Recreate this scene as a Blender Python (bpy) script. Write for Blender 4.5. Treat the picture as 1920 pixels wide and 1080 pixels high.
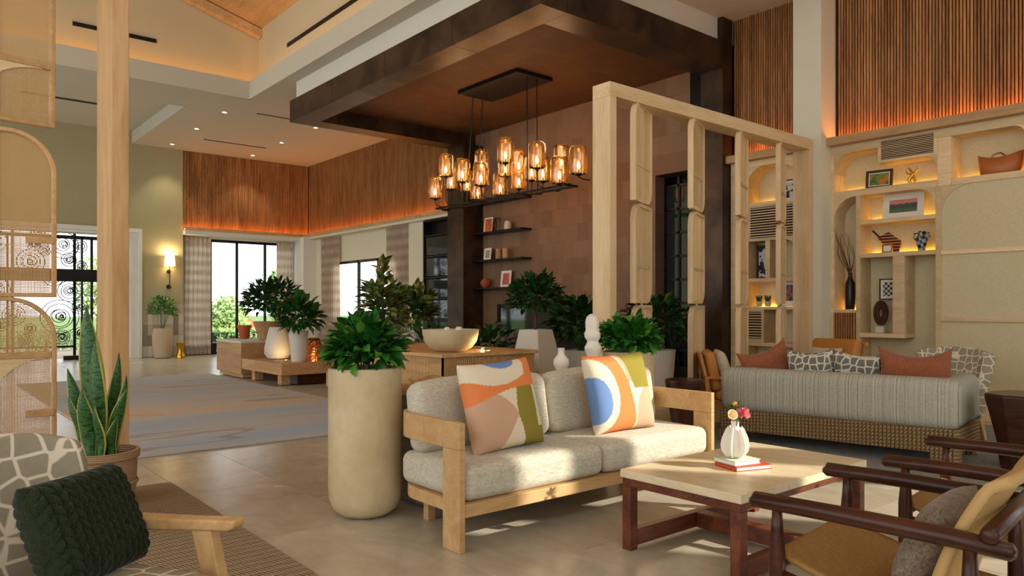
import bpy, bmesh, math, random
from mathutils import Vector, Matrix, Euler
random.seed(7)
PI = math.pi
D = bpy.data
COL = bpy.context.scene.collection
for o in list(D.objects): D.objects.remove(o)

# ---------------------------------------------------------------- camera
F = 1384.7; S = .6405; C = .7679; H = 1.2; V0 = 579.0
cam_d = D.cameras.new('camera'); cam = D.objects.new('camera', cam_d); COL.objects.link(cam)
cam.location = (0, 0, H); cam.rotation_euler = (PI/2, 0, -math.atan2(S, C))
cam_d.sensor_width = 36; cam_d.lens = F/1920*36; cam_d.shift_y = (V0-540)/1920
cam_d.clip_start = .05; cam_d.clip_end = 300
sc = bpy.context.scene; sc.camera = cam

# ---------------------------------------------------------------- world, sun, exposure
w = D.worlds.new('sky'); sc.world = w; w.use_nodes = True
nt = w.node_tree; bg = nt.nodes['Background']
bg.inputs[0].default_value = (.93, .97, 1.0, 1); bg.inputs[1].default_value = 2.1
sl = D.lights.new('sun', 'SUN'); sl.energy = 6.0; sl.angle = .012; sl.color = (1, .92, .80)
so = D.objects.new('sun', sl); COL.objects.link(so)
SUN_DIR = Vector((-.55, .80, -.52)).normalized()          # direction the light travels
so.rotation_euler = SUN_DIR.to_track_quat('-Z', 'Y').to_euler()
so.location = (6, -6, 6)
def area(name, loc, rot, sx, sy, p, c):
    l = D.lights.new(name, 'AREA'); l.shape = 'RECTANGLE'; l.size = sx; l.size_y = sy; l.energy = p; l.color = c
    o = D.objects.new(name, l); COL.objects.link(o); o.location = loc; o.rotation_euler = rot; return o
sc.view_settings.view_transform = 'Standard'; sc.view_settings.look = 'None'
sc.view_settings.exposure = 0.12; sc.view_settings.gamma = 1; sc.view_settings.use_curve_mapping = False

# ---------------------------------------------------------------- pixel -> world helpers (for measuring only)
def onX(X, u, v):
    t = (u-960)/F; d = X/(S+C*t); return (X, d*(C-S*t), H-(v-V0)/F*d)
def onY(Y, u, v):
    t = (u-960)/F; d = Y/(C-S*t); return (d*(S+C*t), Y, H-(v-V0)/F*d)
def onZ(z, u, v):
    t = (u-960)/F; d = (H-z)*F/(v-V0); return (d*(S+C*t), d*(C-S*t), z)
def at(u, v, d):
    t = (u-960)/F; return Vector((d*(S+C*t), d*(C-S*t), H-(v-V0)/F*d))

# ---------------------------------------------------------------- materials
def lin(h):
    h = h.lstrip('#'); r = []
    for i in (0, 2, 4):
        c = int(h[i:i+2], 16)/255; r.append(c/12.92 if c <= .04045 else ((c+.055)/1.055)**2.4)
    return (*r, 1)
def mat(name, col, rough=.6, metal=0, spec=.5, emis=None, es=0, trans=0, alpha=1, ior=1.45):
    m = D.materials.new(name); m.use_nodes = True; b = m.node_tree.nodes['Principled BSDF']
    b.inputs['Base Color'].default_value = lin(col) if isinstance(col, str) else col
    b.inputs['Roughness'].default_value = rough; b.inputs['Metallic'].default_value = metal
    b.inputs['Specular IOR Level'].default_value = spec; b.inputs['IOR'].default_value = ior
    if emis: b.inputs['Emission Color'].default_value = lin(emis); b.inputs['Emission Strength'].default_value = es
    b.inputs['Transmission Weight'].default_value = trans; b.inputs['Alpha'].default_value = alpha
    return m
class N:
    """node shorthand"""
    def __init__(s, m): s.t = m.node_tree; s.b = s.t.nodes['Principled BSDF']
    def n(s, kind, **kw):
        x = s.t.nodes.new('ShaderNode'+kind)
        for k, v in kw.items():
            if k in x.inputs.keys() if hasattr(x.inputs, 'keys') else False: pass
            setattr(x, k, v)
        return x
    def l(s, a, b): s.t.links.new(a, b)
    def coord(s, scale=(1, 1, 1), rot=(0, 0, 0), kind='Object', rnd=0):
        tc = s.n('TexCoord'); mp = s.n('Mapping'); mp.inputs['Scale'].default_value = scale; mp.inputs['Rotation'].default_value = rot
        s.l(tc.outputs[kind], mp.inputs['Vector'])
        if rnd:
            oi = s.n('ObjectInfo'); mu = s.n('Math', operation='MULTIPLY'); mu.inputs[1].default_value = rnd
            s.l(oi.outputs['Random'], mu.inputs[0])
            cb = s.n('CombineXYZ')
            for i in range(3): s.l(mu.outputs[0], cb.inputs[i])
            s.l(cb.outputs[0], mp.inputs['Location'])
        return mp.outputs[0]
    def noise(s, vec, scale=5, det=4, rough=.55, dist=0):
        x = s.n('TexNoise'); x.inputs['Scale'].default_value = scale; x.inputs['Detail'].default_value = det
        x.inputs['Roughness'].default_value = rough; x.inputs['Distortion'].default_value = dist; s.l(vec, x.inputs['Vector']); return x.outputs['Fac']
    def ramp(s, fac, stops, interp='LINEAR'):
        x = s.n('ValToRGB'); x.color_ramp.interpolation = interp
        e = x.color_ramp.elements
        while len(e) < len(stops): e.new(.5)
        for i, (p, c) in enumerate(stops): e[i].position = p; e[i].color = lin(c) if isinstance(c, str) else c
        s.l(fac, x.inputs[0]); return x.outputs[0]
    def mix(s, fac, a, b, mode='MIX'):
        x = s.n('MixRGB', blend_type=mode)
        for i, v in ((0, fac), (1, a), (2, b)):
            if isinstance(v, (int, float)): x.inputs[i].default_value = v
            elif isinstance(v, str): x.inputs[i].default_value = lin(v)
            elif isinstance(v, tuple): x.inputs[i].default_value = v
            else: s.l(v, x.inputs[i])
        return x.outputs[0]
    def math(s, op, a, b=0):
        x = s.n('Math', operation=op)
        for i, v in ((0, a), (1, b)):
            if isinstance(v, (int, float)): x.inputs[i].default_value = v
            else: s.l(v, x.inputs[i])
        return x.outputs[0]
    def bump(s, h, st=.3, dist=.01):
        x = s.n('Bump'); x.inputs['Strength'].default_value = st; x.inputs['Distance'].default_value = dist
        s.l(h, x.inputs['Height']); s.l(x.outputs[0], s.b.inputs['Normal'])
    def col(s, c): s.l(c, s.b.inputs['Base Color'])
def wood(name, c1, c2, axis='z', rough=.5, sc=1., rnd=6., var=.18, knots=False):
    m = mat(name, c1, rough, spec=.35); n = N(m)
    a = {'x': (.12, 1, 1), 'y': (1, .12, 1), 'z': (1, 1, .12)}[axis]
    v = n.coord(tuple(k*sc for k in a), rnd=rnd)
    f = n.noise(v, 9, 5, .6, .8); g = n.noise(v, 60, 3, .6)
    k = n.math('ADD', n.math('MULTIPLY', f, .7), n.math('MULTIPLY', g, .3))
    c = n.ramp(k, [(.36, c2), (.62, c1)])
    if rnd:
        oi = n.n('ObjectInfo'); hs = n.n('HueSaturation'); n.l(c, hs.inputs['Color'])
        n.l(n.math('ADD', n.math('MULTIPLY', oi.outputs['Random'], var*2), 1-var), hs.inputs['Value']); c = hs.outputs[0]
    n.col(c); n.bump(k, .15, .004); return m
def plaster(name, c, rough=.85):
    m = mat(name, c, rough, spec=.25); n = N(m); v = n.coord()
    n.col(n.mix(n.math('MULTIPLY', n.noise(v, 1.3, 3), .10), c, '#8a8470')); n.bump(n.noise(v, 90, 3), .06, .003); return m
def fabric(name, c1, c2, sc=260, rough=.95, stretch=(1, 1, 1), st=.35, kind='Object'):
    m = mat(name, c1, rough, spec=.15); n = N(m); v = n.coord(stretch, kind=kind)
    f = n.noise(v, sc, 3, .7); g = n.noise(v, sc*.22, 2)
    n.col(n.ramp(n.math('ADD', n.math('MULTIPLY', f, .7), n.math('MULTIPLY', g, .3)), [(.38, c2), (.6, c1)])); n.bump(f, st, .003)
    b = n.b; b.inputs['Sheen Weight'].default_value = .15; return m
M = {}
M['oak'] = wood('pale oak', '#dfc59c', '#ccac7e', 'z', .5)
M['oakx'] = wood('pale oak along x', '#dfc59c', '#ccac7e', 'x', .5)
M['oaky'] = wood('pale oak along y', '#dfc59c', '#ccac7e', 'y', .5)
M['posth'] = wood('left post oak', '#c49c6c', '#a88050', 'z', .5)
M['oakd'] = wood('honey oak', '#c79f6e', '#ad8555', 'y', .45)
M['sofawood'] = wood('sofa oak', '#cda876', '#b58d5c', 'x', .42, rnd=3, var=.06)
M['tan'] = wood('tan bench oak', '#bf9568', '#a0754a', 'y', .5)
M['walnut'] = wood('walnut', '#7a4228', '#4a2416', 'x', .38, rnd=3, var=.1)
M['dark'] = wood('dark turned wood', '#4d291b', '#2a140c', 'y', .28, rnd=3, var=.1)
M['slat'] = wood('slat teak', '#b27c4a', '#7c5029', 'z', .5, rnd=40, var=.3)
M['slatback'] = mat('slat backing', '#2b160b', .8)
M['cream'] = plaster('cream plaster', '#d9d2ba')
M['sage'] = plaster('olive beige plaster', '#aaa17b')
M['white'] = plaster('white ceiling paint', '#c6beaa'); M['bulk'] = plaster('white bulkhead paint', '#d0cabb'); M['tray'] = plaster('warm tray paint', '#c2b493')
M['trimw'] = plaster('white trim', '#e3e0d4')
M['black'] = mat('black metal', '#14110f', .4, .3)
M['bronze'] = mat('dark bronze', '#3a2a22', .38, .55)
M['grout'] = mat('grout', '#8c8371', .9)
M['glass'] = mat('window glass', (1, 1, 1, 1), .02, trans=1, ior=1.02, spec=.5)
M['darkglass'] = mat('dark reflective glass', '#28302f', .04, .25, 1.0)
M['soil'] = fabric('soil', '#4a3a2a', '#2a1f16', 40)
M['led'] = mat('amber strip light', '#ffb060', .5, emis='#ffa048', es=20)
M['ledy'] = mat('yellow strip light', '#ffd060', .5, emis='#ffc838', es=13)
M['ledw'] = mat('warm cove light', '#ffd090', .5, emis='#ffb95e', es=16)
M['lamp'] = mat('lamp lens', '#ffffff', .5, emis='#ffe9c8', es=14)

# marbled bronze cladding
n = N(M['bronze']); v = n.coord(); n.col(n.ramp(n.noise(v, 1.6, 4, .6, .5), [(.35, '#2c201a'), (.65, '#54402f')]))
# limestone floor tile
m = M['stone'] = mat('limestone tile', '#b5ab96', .34, spec=.5); n = N(m); v = n.coord((1, 1, 1), rnd=30)
f = n.noise(v, 2.2, 6, .62, 1.2); g = n.noise(n.coord((6, .8, 1), rnd=30), 2.5, 5, .6)
c = n.ramp(n.math('ADD', n.math('MULTIPLY', f, .8), n.math('MULTIPLY', g, .2)), [(.32, '#a89e88'), (.5, '#b6ad98'), (.68, '#c2b9a5')])
oi = n.n('ObjectInfo'); hs = n.n('HueSaturation'); n.l(c, hs.inputs['Color']); n.l(n.math('ADD', n.math('MULTIPLY', oi.outputs['Random'], .12), .92), hs.inputs['Value'])
n.col(hs.outputs[0]); n.bump(f, .12, .004); n.l(n.math('ADD', n.math('MULTIPLY', f, .16), .16), n.b.inputs['Roughness'])
# linen wall panel
m = M['linen'] = mat('linen wallcovering', '#c9b78e', .9, spec=.2); n = N(m)
a = n.noise(n.coord((1, 3, 60)), 9, 3); b2 = n.noise(n.coord((1, 60, 3)), 9, 3)
n.col(n.ramp(n.math('MULTIPLY', n.math('ADD', a, b2), .5), [(.38, '#c4b48c'), (.62, '#dccfab')])); n.bump(a, .2, .003)
# bronze-brown tiled chimney wall / canopy lining
def patch(name, c1, c2, c3, plane):
    m = mat(name, c1, .62, spec=.3); n = N(m); rot = {'yz': (0, PI/2, 0), 'xy': (0, 0, 0)}[plane]
    tc = n.n('TexCoord'); sp = n.n('SeparateXYZ'); n.l(tc.outputs['Object'], sp.inputs[0]); cb = n.n('CombineXYZ')
    if plane == 'yz': n.l(sp.outputs[1], cb.inputs[0]); n.l(sp.outputs[2], cb.inputs[1])
    else: n.l(sp.outputs[1], cb.inputs[0]); n.l(sp.outputs[0], cb.inputs[1])
    br = n.n('TexBrick'); n.l(cb.outputs[0], br.inputs['Vector']); br.inputs['Scale'].default_value = 1
    br.inputs['Brick Width'].default_value = .26; br.inputs['Row Height'].default_value = .30; br.inputs['Mortar Size'].default_value = .0015
    br.inputs['Color1'].default_value = lin(c1); br.inputs['Color2'].default_value = lin(c2); br.inputs['Mortar'].default_value = lin(c3)
    f = n.noise(n.coord(), 5, 5, .65)
    n.col(n.mix(n.math('MULTIPLY', f, .75), br.outputs[0], n.ramp(f, [(.35, c3), (.65, c2)]))); return m
M['chimney'] = patch('brown tiled chimney wall', '#92745a', '#7e6049', '#5c4637', 'yz')
M['lining'] = patch('brown canopy lining', '#6e4a2e', '#5e3f28', '#412a1b', 'xy')
# ---------------------------------------------------------------- fabrics
M['sofafab'] = fabric('heathered oatmeal weave', '#d6d0bd', '#a8a08c', 170, stretch=(1, 1, 2.4))
m = M['stripe'] = mat('grey striped weave', '#aaa593', .95, spec=.1); n = N(m)
a = n.noise(n.coord((0, 1, 0)), 85, 2, .7); b2 = n.noise(n.coord(), 160, 2)
n.col(n.ramp(n.math('ADD', n.math('MULTIPLY', a, .72), n.math('MULTIPLY', b2, .28)), [(.36, '#74726a'), (.5, '#aaa899'), (.64, '#c6c4b6')])); n.bump(b2, .3, .003)
M['stripex'] = M['stripe'].copy(); [setattr(x.inputs['Scale'], 'default_value', (1, 0, 0)) for x in M['stripex'].node_tree.nodes if x.type == 'MAPPING' and x.inputs['Scale'].default_value[0] == 0]
def cells(name, c1, c2, line, sc, w=.06, kind='UV', str_=(1, 1, 1)):
    m = mat(name, c1, .92, spec=.15); n = N(m); v = n.coord(str_, kind=kind)
    nz = n.n('TexNoise'); nz.inputs['Scale'].default_value = sc*.35; n.l(v, nz.inputs['Vector'])
    vm = n.n('MixRGB', blend_type='ADD'); vm.inputs[0].default_value = .22; n.l(v, vm.inputs[1]); n.l(nz.outputs['Color'], vm.inputs[2])
    vo = n.n('TexVoronoi', feature='DISTANCE_TO_EDGE'); vo.inputs['Scale'].default_value = sc; vo.inputs['Randomness'].default_value = .42; n.l(vm.outputs[0], vo.inputs['Vector'])
    v2 = n.n('TexVoronoi'); v2.inputs['Scale'].default_value = sc; v2.inputs['Randomness'].default_value = .42; n.l(vm.outputs[0], v2.inputs['Vector'])
    cc = n.mix(n.math('MULTIPLY', n.noise(v, 3), 1), c1, c2)
    n.col(n.mix(n.ramp(vo.outputs[0], [(w, (1, 1, 1, 1)), (w+.03, (0, 0, 0, 1))]), cc, line))
    n.bump(n.noise(n.coord(), 300, 2), .2, .002); return m
M['cell'] = cells('taupe block print with cream lines', '#a39b82', '#8d8678', '#ddd3bd', 1, .05, 'Object', (14, 14, 14))
M['cellg'] = cells('grey leaf print with pale lines', '#77756a', '#6a685e', '#cfcabb', 1, .08, 'Object', (17, 17, 17))
M['rust'] = fabric('rust cloth', '#9c5e42', '#804a32', 200, .8)
M['leather'] = mat('tan leather', '#bd7c38', .45, spec=.4)
M['creamfab'] = fabric('cream boucle', '#d8ccb2', '#b3a68a', 150)
M['bouclegrey'] = fabric('grey brown boucle', '#8b7c68', '#5d5144', 140)
M['green'] = fabric('dark green wool', '#2c3420', '#171c10', 220, st=.5)
M['white_cer'] = mat('white ceramic', '#e9e2d2', .45)
n = N(M['white_cer']); n.bump(n.noise(n.coord(), 40, 4), .15, .004)
M['concrete'] = mat('sand cast concrete', '#cdbb94', .55); n = N(M['concrete']); f = n.noise(n.coord(), 3.5, 6, .7)
n.col(n.ramp(f, [(.3, '#bca67c'), (.7, '#d4c49e')])); n.bump(n.noise(n.coord(), 70, 4), .2, .003)
M['whitecon'] = mat('white cast concrete', '#cfc8ba', .7); n = N(M['whitecon']); n.bump(n.noise(n.coord(), 50, 4), .2, .004)
M['travertine'] = mat('travertine', '#d8c7a0', .3); n = N(M['travertine']); f = n.noise(n.coord((1, .25, 1)), 9, 6, .65, .6)
n.col(n.ramp(f, [(.35, '#c8b48a'), (.6, '#dfd0ae')]))
M['leaf'] = mat('leaf green', '#2f6a22', .32, spec=.5); n = N(M['leaf']); oi = n.n('ObjectInfo')
n.col(n.ramp(n.math('ADD', n.math('MULTIPLY', oi.outputs['Random'], .6), n.math('MULTIPLY', n.noise(n.coord(), 14), .4)), [(.2, '#1c4a18'), (.55, '#357a26'), (.9, '#6c9a3a')]))
M['leafd'] = mat('dark leaf', '#1c3a1a', .35, spec=.5); n = N(M['leafd']); n.col(n.ramp(n.noise(n.coord(), 9), [(.35, '#142c14'), (.65, '#2f5a28')]))
M['leafv'] = mat('variegated leaf', '#5a6a2c', .4); n = N(M['leafv']); n.col(n.ramp(n.noise(n.coord(), 12), [(.42, '#2c4a20'), (.52, '#5a7030'), (.62, '#b0a058')]))
M['bark'] = mat('bark', '#5a4230', .9)
M['rope'] = mat('woven rope', '#8d6f4a', .8); n = N(M['rope']); wv = n.n('TexWave', bands_direction='DIAGONAL'); n.l(n.coord((1, 1, 1)), wv.inputs['Vector']); wv.inputs['Scale'].default_value = 22
n.col(n.mix(wv.outputs['Fac'], '#6f5434', '#a68a62')); n.bump(wv.outputs['Fac'], .6, .01)
M['cord'] = mat('paper cord', '#b08a50', .75)
M['cord_lit'] = mat('lit-tone paper cord', '#d3b27c', .75)  # brighter copy of the cord, light on it put into the colour
M['terra'] = mat('terracotta', '#a8562c', .7)
M['copper'] = mat('hammered copper', '#b0683c', .3, .9); n = N(M['copper']); vo = n.n('TexVoronoi'); vo.inputs['Scale'].default_value = 28; n.l(n.coord(), vo.inputs['Vector']); n.bump(vo.outputs[0], .7, .02)
M['gold'] = mat('brass', '#b98a2c', .25, 1)
M['basket'] = mat('ribbed clay', '#a07f60', .8); n = N(M['basket']); wv = n.n('TexWave', bands_direction='Z'); n.l(n.coord(), wv.inputs['Vector']); wv.inputs['Scale'].default_value = 30; wv.inputs['Distortion'].default_value = 1.5
n.col(n.mix(wv.outputs['Fac'], '#8a684a', '#b3926e')); n.bump(wv.outputs['Fac'], .5, .008)
M['tex_beige'] = mat('ribbed beige clay', '#bca588', .8)
M['bottle'] = mat('black glazed clay', '#1a1714', .3)
M['basketlea'] = mat('orange saddle leather', '#b0622c', .4)

# ---------------------------------------------------------------- mesh builder
class MB:
    def __init__(s): s.v = []; s.f = []; s.uv = {}
    def add(s, vs, fs, uvs=None):
        k = len(s.v); s.v += [tuple(p) for p in vs]
        for i, f in enumerate(fs):
            s.f.append(tuple(k+j for j in f))
            if uvs: s.uv[len(s.f)-1] = uvs[i]
        return s
    def box(s, x0, x1, y0, y1, z0, z1):
        vs = [(x, y, z) for z in (z0, z1) for y in (y0, y1) for x in (x0, x1)]
        return s.add(vs, [(0, 2, 3, 1), (4, 5, 7, 6), (0, 1, 5, 4), (2, 6, 7, 3), (0, 4, 6, 2), (1, 3, 7, 5)])
    def bar(s, a, b, w, h, up=(0, 0, 1)):
        a = Vector(a); b = Vector(b); d = (b-a).normalized(); r = d.cross(Vector(up)).normalized(); u = r.cross(d)
        vs = []
        for p in (a, b):
            for i, j in ((-1, -1), (1, -1), (1, 1), (-1, 1)): vs.append(p+r*(w/2*i)+u*(h/2*j))
        return s.add(vs, [(0, 3, 2, 1), (4, 5, 6, 7), (0, 1, 5, 4), (1, 2, 6, 5), (2, 3, 7, 6), (3, 0, 4, 7)])
    def tube(s, pts, r, n=8, cap=True, r2=None):
        pts = [Vector(p) for p in pts]; rs = r if isinstance(r, (list, tuple)) else [r]*len(pts); vs = []; fs = []; pu = None
        for i, p in enumerate(pts):
            d = (pts[min(i+1, len(pts)-1)]-pts[max(i-1, 0)]).normalized()
            if pu is None: pu = d.orthogonal().normalized()
            pu = (pu-d*pu.dot(d)); pu = pu.normalized() if pu.length > 1e-6 else d.orthogonal().normalized(); q = d.cross(pu)
            for k in range(n): a = 2*PI*k/n; vs.append(p+(pu*math.cos(a)+q*math.sin(a))*rs[i])
        for i in range(len(pts)-1):
            for k in range(n): fs.append((i*n+k, i*n+(k+1) % n, (i+1)*n+(k+1) % n, (i+1)*n+k))
        if cap: fs.append(tuple(range(n))[::-1]); fs.append(tuple((len(pts)-1)*n+k for k in range(n)))
        return s.add(vs, fs)
    def lathe(s, prof, n=32, c=(0, 0, 0), cap=True, fn=None):
        vs = []; fs = []
        for r, z in prof:
            for k in range(n):
                a = 2*PI*k/n; rr = r*(fn(a, z) if fn else 1); vs.append((c[0]+rr*math.cos(a), c[1]+rr*math.sin(a), c[2]+z))
        for i in range(len(prof)-1):
            for k in range(n): fs.append((i*n+k, i*n+(k+1) % n, (i+1)*n+(k+1) % n, (i+1)*n+k))
        if cap:
            if prof[0][0] > 1e-4: fs.append(tuple(range(n))[::-1])
            if prof[-1][0] > 1e-4: fs.append(tuple((len(prof)-1)*n+k for k in range(n)))
        return s.add(vs, fs)
    def prism(s, poly, axis, a, b):
        """2-D polygon extruded; axis 'x': poly=(y,z); 'y': poly=(x,z); 'z': poly=(x,y)"""
        def P(p, t): return {'x': (t, p[0], p[1]), 'y': (p[0], t, p[1]), 'z': (p[0], p[1], t)}[axis]
        n = len(poly); vs = [P(p, a) for p in poly]+[P(p, b) for p in poly]
        return s.add(vs, [tuple(range(n)), tuple(range(2*n-1, n-1, -1))]+[(i, n+i, n+(i+1) % n, (i+1) % n) for i in range(n)])
    def grid(s, fn, nu, nv, uvs=True, us=1, vs_=1):
        vs = []; fs = []; uv = []
        for j in range(nv+1):
            for i in range(nu+1): vs.append(fn(i/nu, j/nv))
        for j in range(nv):
            for i in range(nu):
                fs.append((j*(nu+1)+i, j*(nu+1)+i+1, (j+1)*(nu+1)+i+1, (j+1)*(nu+1)+i))
                uv.append([(i/nu*us, j/nv*vs_), ((i+1)/nu*us, j/nv*vs_), ((i+1)/nu*us, (j+1)/nv*vs_), (i/nu*us, (j+1)/nv*vs_)])
        return s.add(vs, fs, uv)
    def mesh(s, name, smooth=False):
        me = D.meshes.new(name); me.from_pydata(s.v, [], s.f)
        if s.uv:
            ul = me.uv_layers.new(name='UVMap')
            for p in me.polygons:
                if p.index in s.uv:
                    for li, c in zip(p.loop_indices, s.uv[p.index]): ul.data[li].uv = c
        bm = bmesh.new(); bm.from_mesh(me); bmesh.ops.recalc_face_normals(bm, faces=bm.faces); bm.to_mesh(me); bm.free()
        if smooth:
            me.shade_smooth()
            if smooth != 'all': me.set_sharp_from_angle(angle=math.radians(38))
        return me
    def build(s, name, m, parent=None, smooth=False, bevel=0, seg=2):
        me = s.mesh(name, smooth)
        for k in (m if isinstance(m, (list, tuple)) else [m]): me.materials.append(M[k] if isinstance(k, str) else k)
        return link(name, me, parent, bevel, seg)
def link(name, me, parent=None, bevel=0, seg=2):
    o = D.objects.new(name, me); COL.objects.link(o)
    if parent: o.parent = parent
    if bevel:
        b = o.modifiers.new('bevel', 'BEVEL'); b.width = bevel; b.segments = seg; b.limit_method = 'ANGLE'; b.angle_limit = math.radians(40)
        if not me.polygons[0].use_smooth: me.shade_smooth()
        w_ = o.modifiers.new('wn', 'WEIGHTED_NORMAL'); w_.keep_sharp = True
    return o
def tag(o, label=None, cat=None, group=None, kind=None):
    if label: o['label'] = label
    if cat: o['category'] = cat
    if group: o['group'] = group
    if kind: o['kind'] = kind
    return o
def thing(name, label, cat, loc=(0, 0, 0), rz=0, group=None):
    o = D.objects.new(name, None); COL.objects.link(o); o.location = loc; o.rotation_euler = (0, 0, rz); o.empty_display_size = .1
    return tag(o, label, cat, group)
def struct(o, label=None): o['kind'] = 'structure'; return o if not label else tag(o, label)
def copy_tree(o, parent=None):
    c = o.copy(); COL.objects.link(c)
    if parent: c.parent = parent
    for ch in [x for x in D.objects if x.parent == o]: copy_tree(ch, c)
    return c
def bx(*a): return MB().box(*a)
# ================================================================= THE SETTING
floor = struct(bx(-4, 11, -3, 20.0, -.25, -.006).build('floor', 'grout'))
tile_me = bx(.002, .598, .002, 1.198, -.006, 0).mesh('tile'); tile_me.materials.append(M['stone'])
k = 0
for i in range(16):
    for j in range(17):
        o = D.objects.new('tile', tile_me); COL.objects.link(o); o.parent = floor
        o.location = (-.35+.6*i, -.4+1.2*j+(.6 if i % 2 else 0), 0)
# floor around the tiled field, outside the picture
st = MB(); st.box(-4, -.352, -3, 20, -.006, 0); st.box(-.352, 9.25, -3, -.402, -.006, 0)
o = st.build('plain_stone', 'stone', floor)

HC = 5.22
b = MB()
b.box(5.25, 11, -3, 14.15, HC, HC+.06); b.box(4.45, 11, 14.15, 20, HC, HC+.06); b.box(-8, 4.45, 14.15, 15.4, HC, HC+.06)
b.box(5.2, 5.25, -3, 14.15, HC, HC+.34); b.box(-8, 5.2, 14.1, 14.15, HC, HC+.34)
b.box(-8, 4.4, 15.45, 20, HC+.28, HC+.34); b.box(4.4, 4.45, 15.45, 20, HC, HC+.30); b.box(-8, 4.4, 15.4, 15.45, HC, HC+.3); b.box(5.2, 5.25, 14.1, 14.15, HC, HC+.34)
ceiling = struct(b.build('ceiling', 'white'))
# vaulted tray: upright walls, sloping boards
b = MB(); b.box(5.5, 5.56, -3, 14.4, HC+.06, 6.75)
struct(b.build('wall_tray_side', 'tray'))
RX = -1.2; RZ = 6.65+(5.5-RX)*.27
b = MB(); b.prism([(5.5, HC+.06), (5.5, 6.65), (RX, RZ), (-8, 6.65), (-8, HC+.06)], 'y', 14.4, 14.46)
struct(b.build('wall_tray_end', 'tray'))
sl_ = math.atan(.27); b = MB(); yy = -3
while yy < 14.4:
    for sgn in (1,):
        b.bar((5.5, yy+.05, 6.70), (RX, yy+.05, RZ+.05), .094, .03)
    b.bar((RX, yy+.05, RZ+.05), (-8, yy+.05, 6.70), .094, .03)
    yy += .1
o = struct(b.build('ceiling_boards', M['oakd'])); 
b = MB(); b.bar((5.5, 14.3, 6.58), (RX, 14.3, RZ-.07), .16, .16); b.bar((RX, 14.3, RZ-.07), (-8, 14.3, 6.55), .16, .16)
struct(b.build('trim_1', M['oakd']))
b = MB(); b.box(5.30, 5.33, -3, 14.2, HC+.07, HC+.10); b.box(-8, 5.3, 14.2, 14.23, HC+.07, HC+.10)
struct(b.build('trim_2', 'ledw'))
# linear slots in the tray walls and the ceiling
def slot(name, x0, x1, y0, y1, z0, z1, lab):
    o = bx(x0, x1, y0, y1, z0, z1).build(name, 'black'); return tag(o, lab, 'vent')
slot('slot_diffuser', 2.30, 3.62, 14.385, 14.4, 6.01, 6.08, 'long black slot air diffuser on gable wall behind the wooden post')
slot('slot_diffuser', 5.485, 5.5, 10.3, 13.0, 5.98, 6.05, 'black slot air diffuser on tray side wall above the dark canopy')
slot('slot_diffuser', 1.9, 3.4, 17.4, 17.52, HC+.27, HC+.28, 'black slot diffuser in the raised ceiling beside the cane screen')
slot('slot_diffuser', 5.7, 7.1, 15.0, 15.03, HC-.012, HC, 'thin dark ceiling slot next to the canopy corner')
slot('slot_diffuser', 5.6, 7.1, 18.1, 18.13, HC-.012, HC, 'thin dark ceiling slot above the slatted end wall')
# recessed downlights
dls = [((323, 270), 'recessed ceiling downlight nearest the olive wall'), ((369, 241), 'recessed downlight, second from the olive wall'),
       ((421, 210), 'recessed downlight nearest the raised tray edge'), ((474, 291), 'recessed downlight just above the slatted end wall'),
       ((528, 267), 'recessed downlight in middle of the flat ceiling by the slats'), ((592, 239), 'recessed downlight touching the canopy edge line')]
for (u, v), lab in dls:
    p = onZ(HC, u, v)
    t = thing('downlight', lab, 'ceiling light', (p[0], p[1], HC))
    MB().lathe([(.045, -.004), (.045, -.012), (.07, -.012), (.075, -.002), (.075, 0)], 20).build('trim_ring', 'white', t, True)
    MB().lathe([(0, -.006), (.045, -.006)], 20, cap=False).build('lens', 'lamp', t)
    l = D.lights.new('downlight_beam', 'SPOT'); l.energy = 60; l.color = (1, .86, .62); l.spot_size = 1.5; l.spot_blend = .6; l.shadow_soft_size = .05
    q = D.objects.new('downlight_beam', l); COL.objects.link(q); q.parent = t; q.location = (0, 0, -.05)

# ---- end wall (left part), entrance
b = MB(); b.box(-8, 1.0, 19.7, 20.1, 0, 5.5); b.box(4.55, 5.58, 19.7, 20.1, 0, 5.5); b.box(1.0, 4.55, 19.7, 20.1, 3.05, 5.5)
struct(b.build('wall_end', 'sage'))
b = MB(); b.box(4.55, 4.62, 19.64, 19.7, 0, 3.05); b.box(1.0, 4.62, 19.64, 19.7, 3.05, 3.15)
b.box(4.38, 4.55, 19.701, 20.1, 0, 3.049); b.box(1.0, 4.38, 19.701, 20.1, 2.98, 3.049)
struct(b.build('trim_3', 'trimw'))
d1 = D.objects.new('door_1', None); COL.objects.link(d1); d1.location = (0, 0, 0); struct(d1)
b = MB(); b.box(1, 4.38, 19.92, 20.0, 2.84, 2.92); b.box(4.3, 4.38, 19.92, 20.0, 0, 2.92); b.box(3.56, 3.61, 19.92, 20.0, 0, 2.86)
b.box(1, 4.38, 19.9, 20.02, 1.84, 2.13); b.box(3.36, 3.40, 19.92, 20.0, 0, 2.9); b.box(3.0, 3.4, 19.92, 20.0, 0, .1); b.box(3.85, 4.38, 19.92, 20, 0, .08)
b.box(1.9, 1.94, 19.92, 20.0, 0, 2.9)
b.build('door_frame', 'black', d1)
for x0, x1, z0, z1 in ((1, 3.36, 2.13, 2.84), (3.61, 4.3, 2.13, 2.84), (1.94, 3.36, 0.1, 1.84), (3.61, 4.3, 0.08, 1.84)):
    bx(x0, x1, 19.955, 19.965, z0, z1).build('pane', 'glass', d1)

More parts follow.
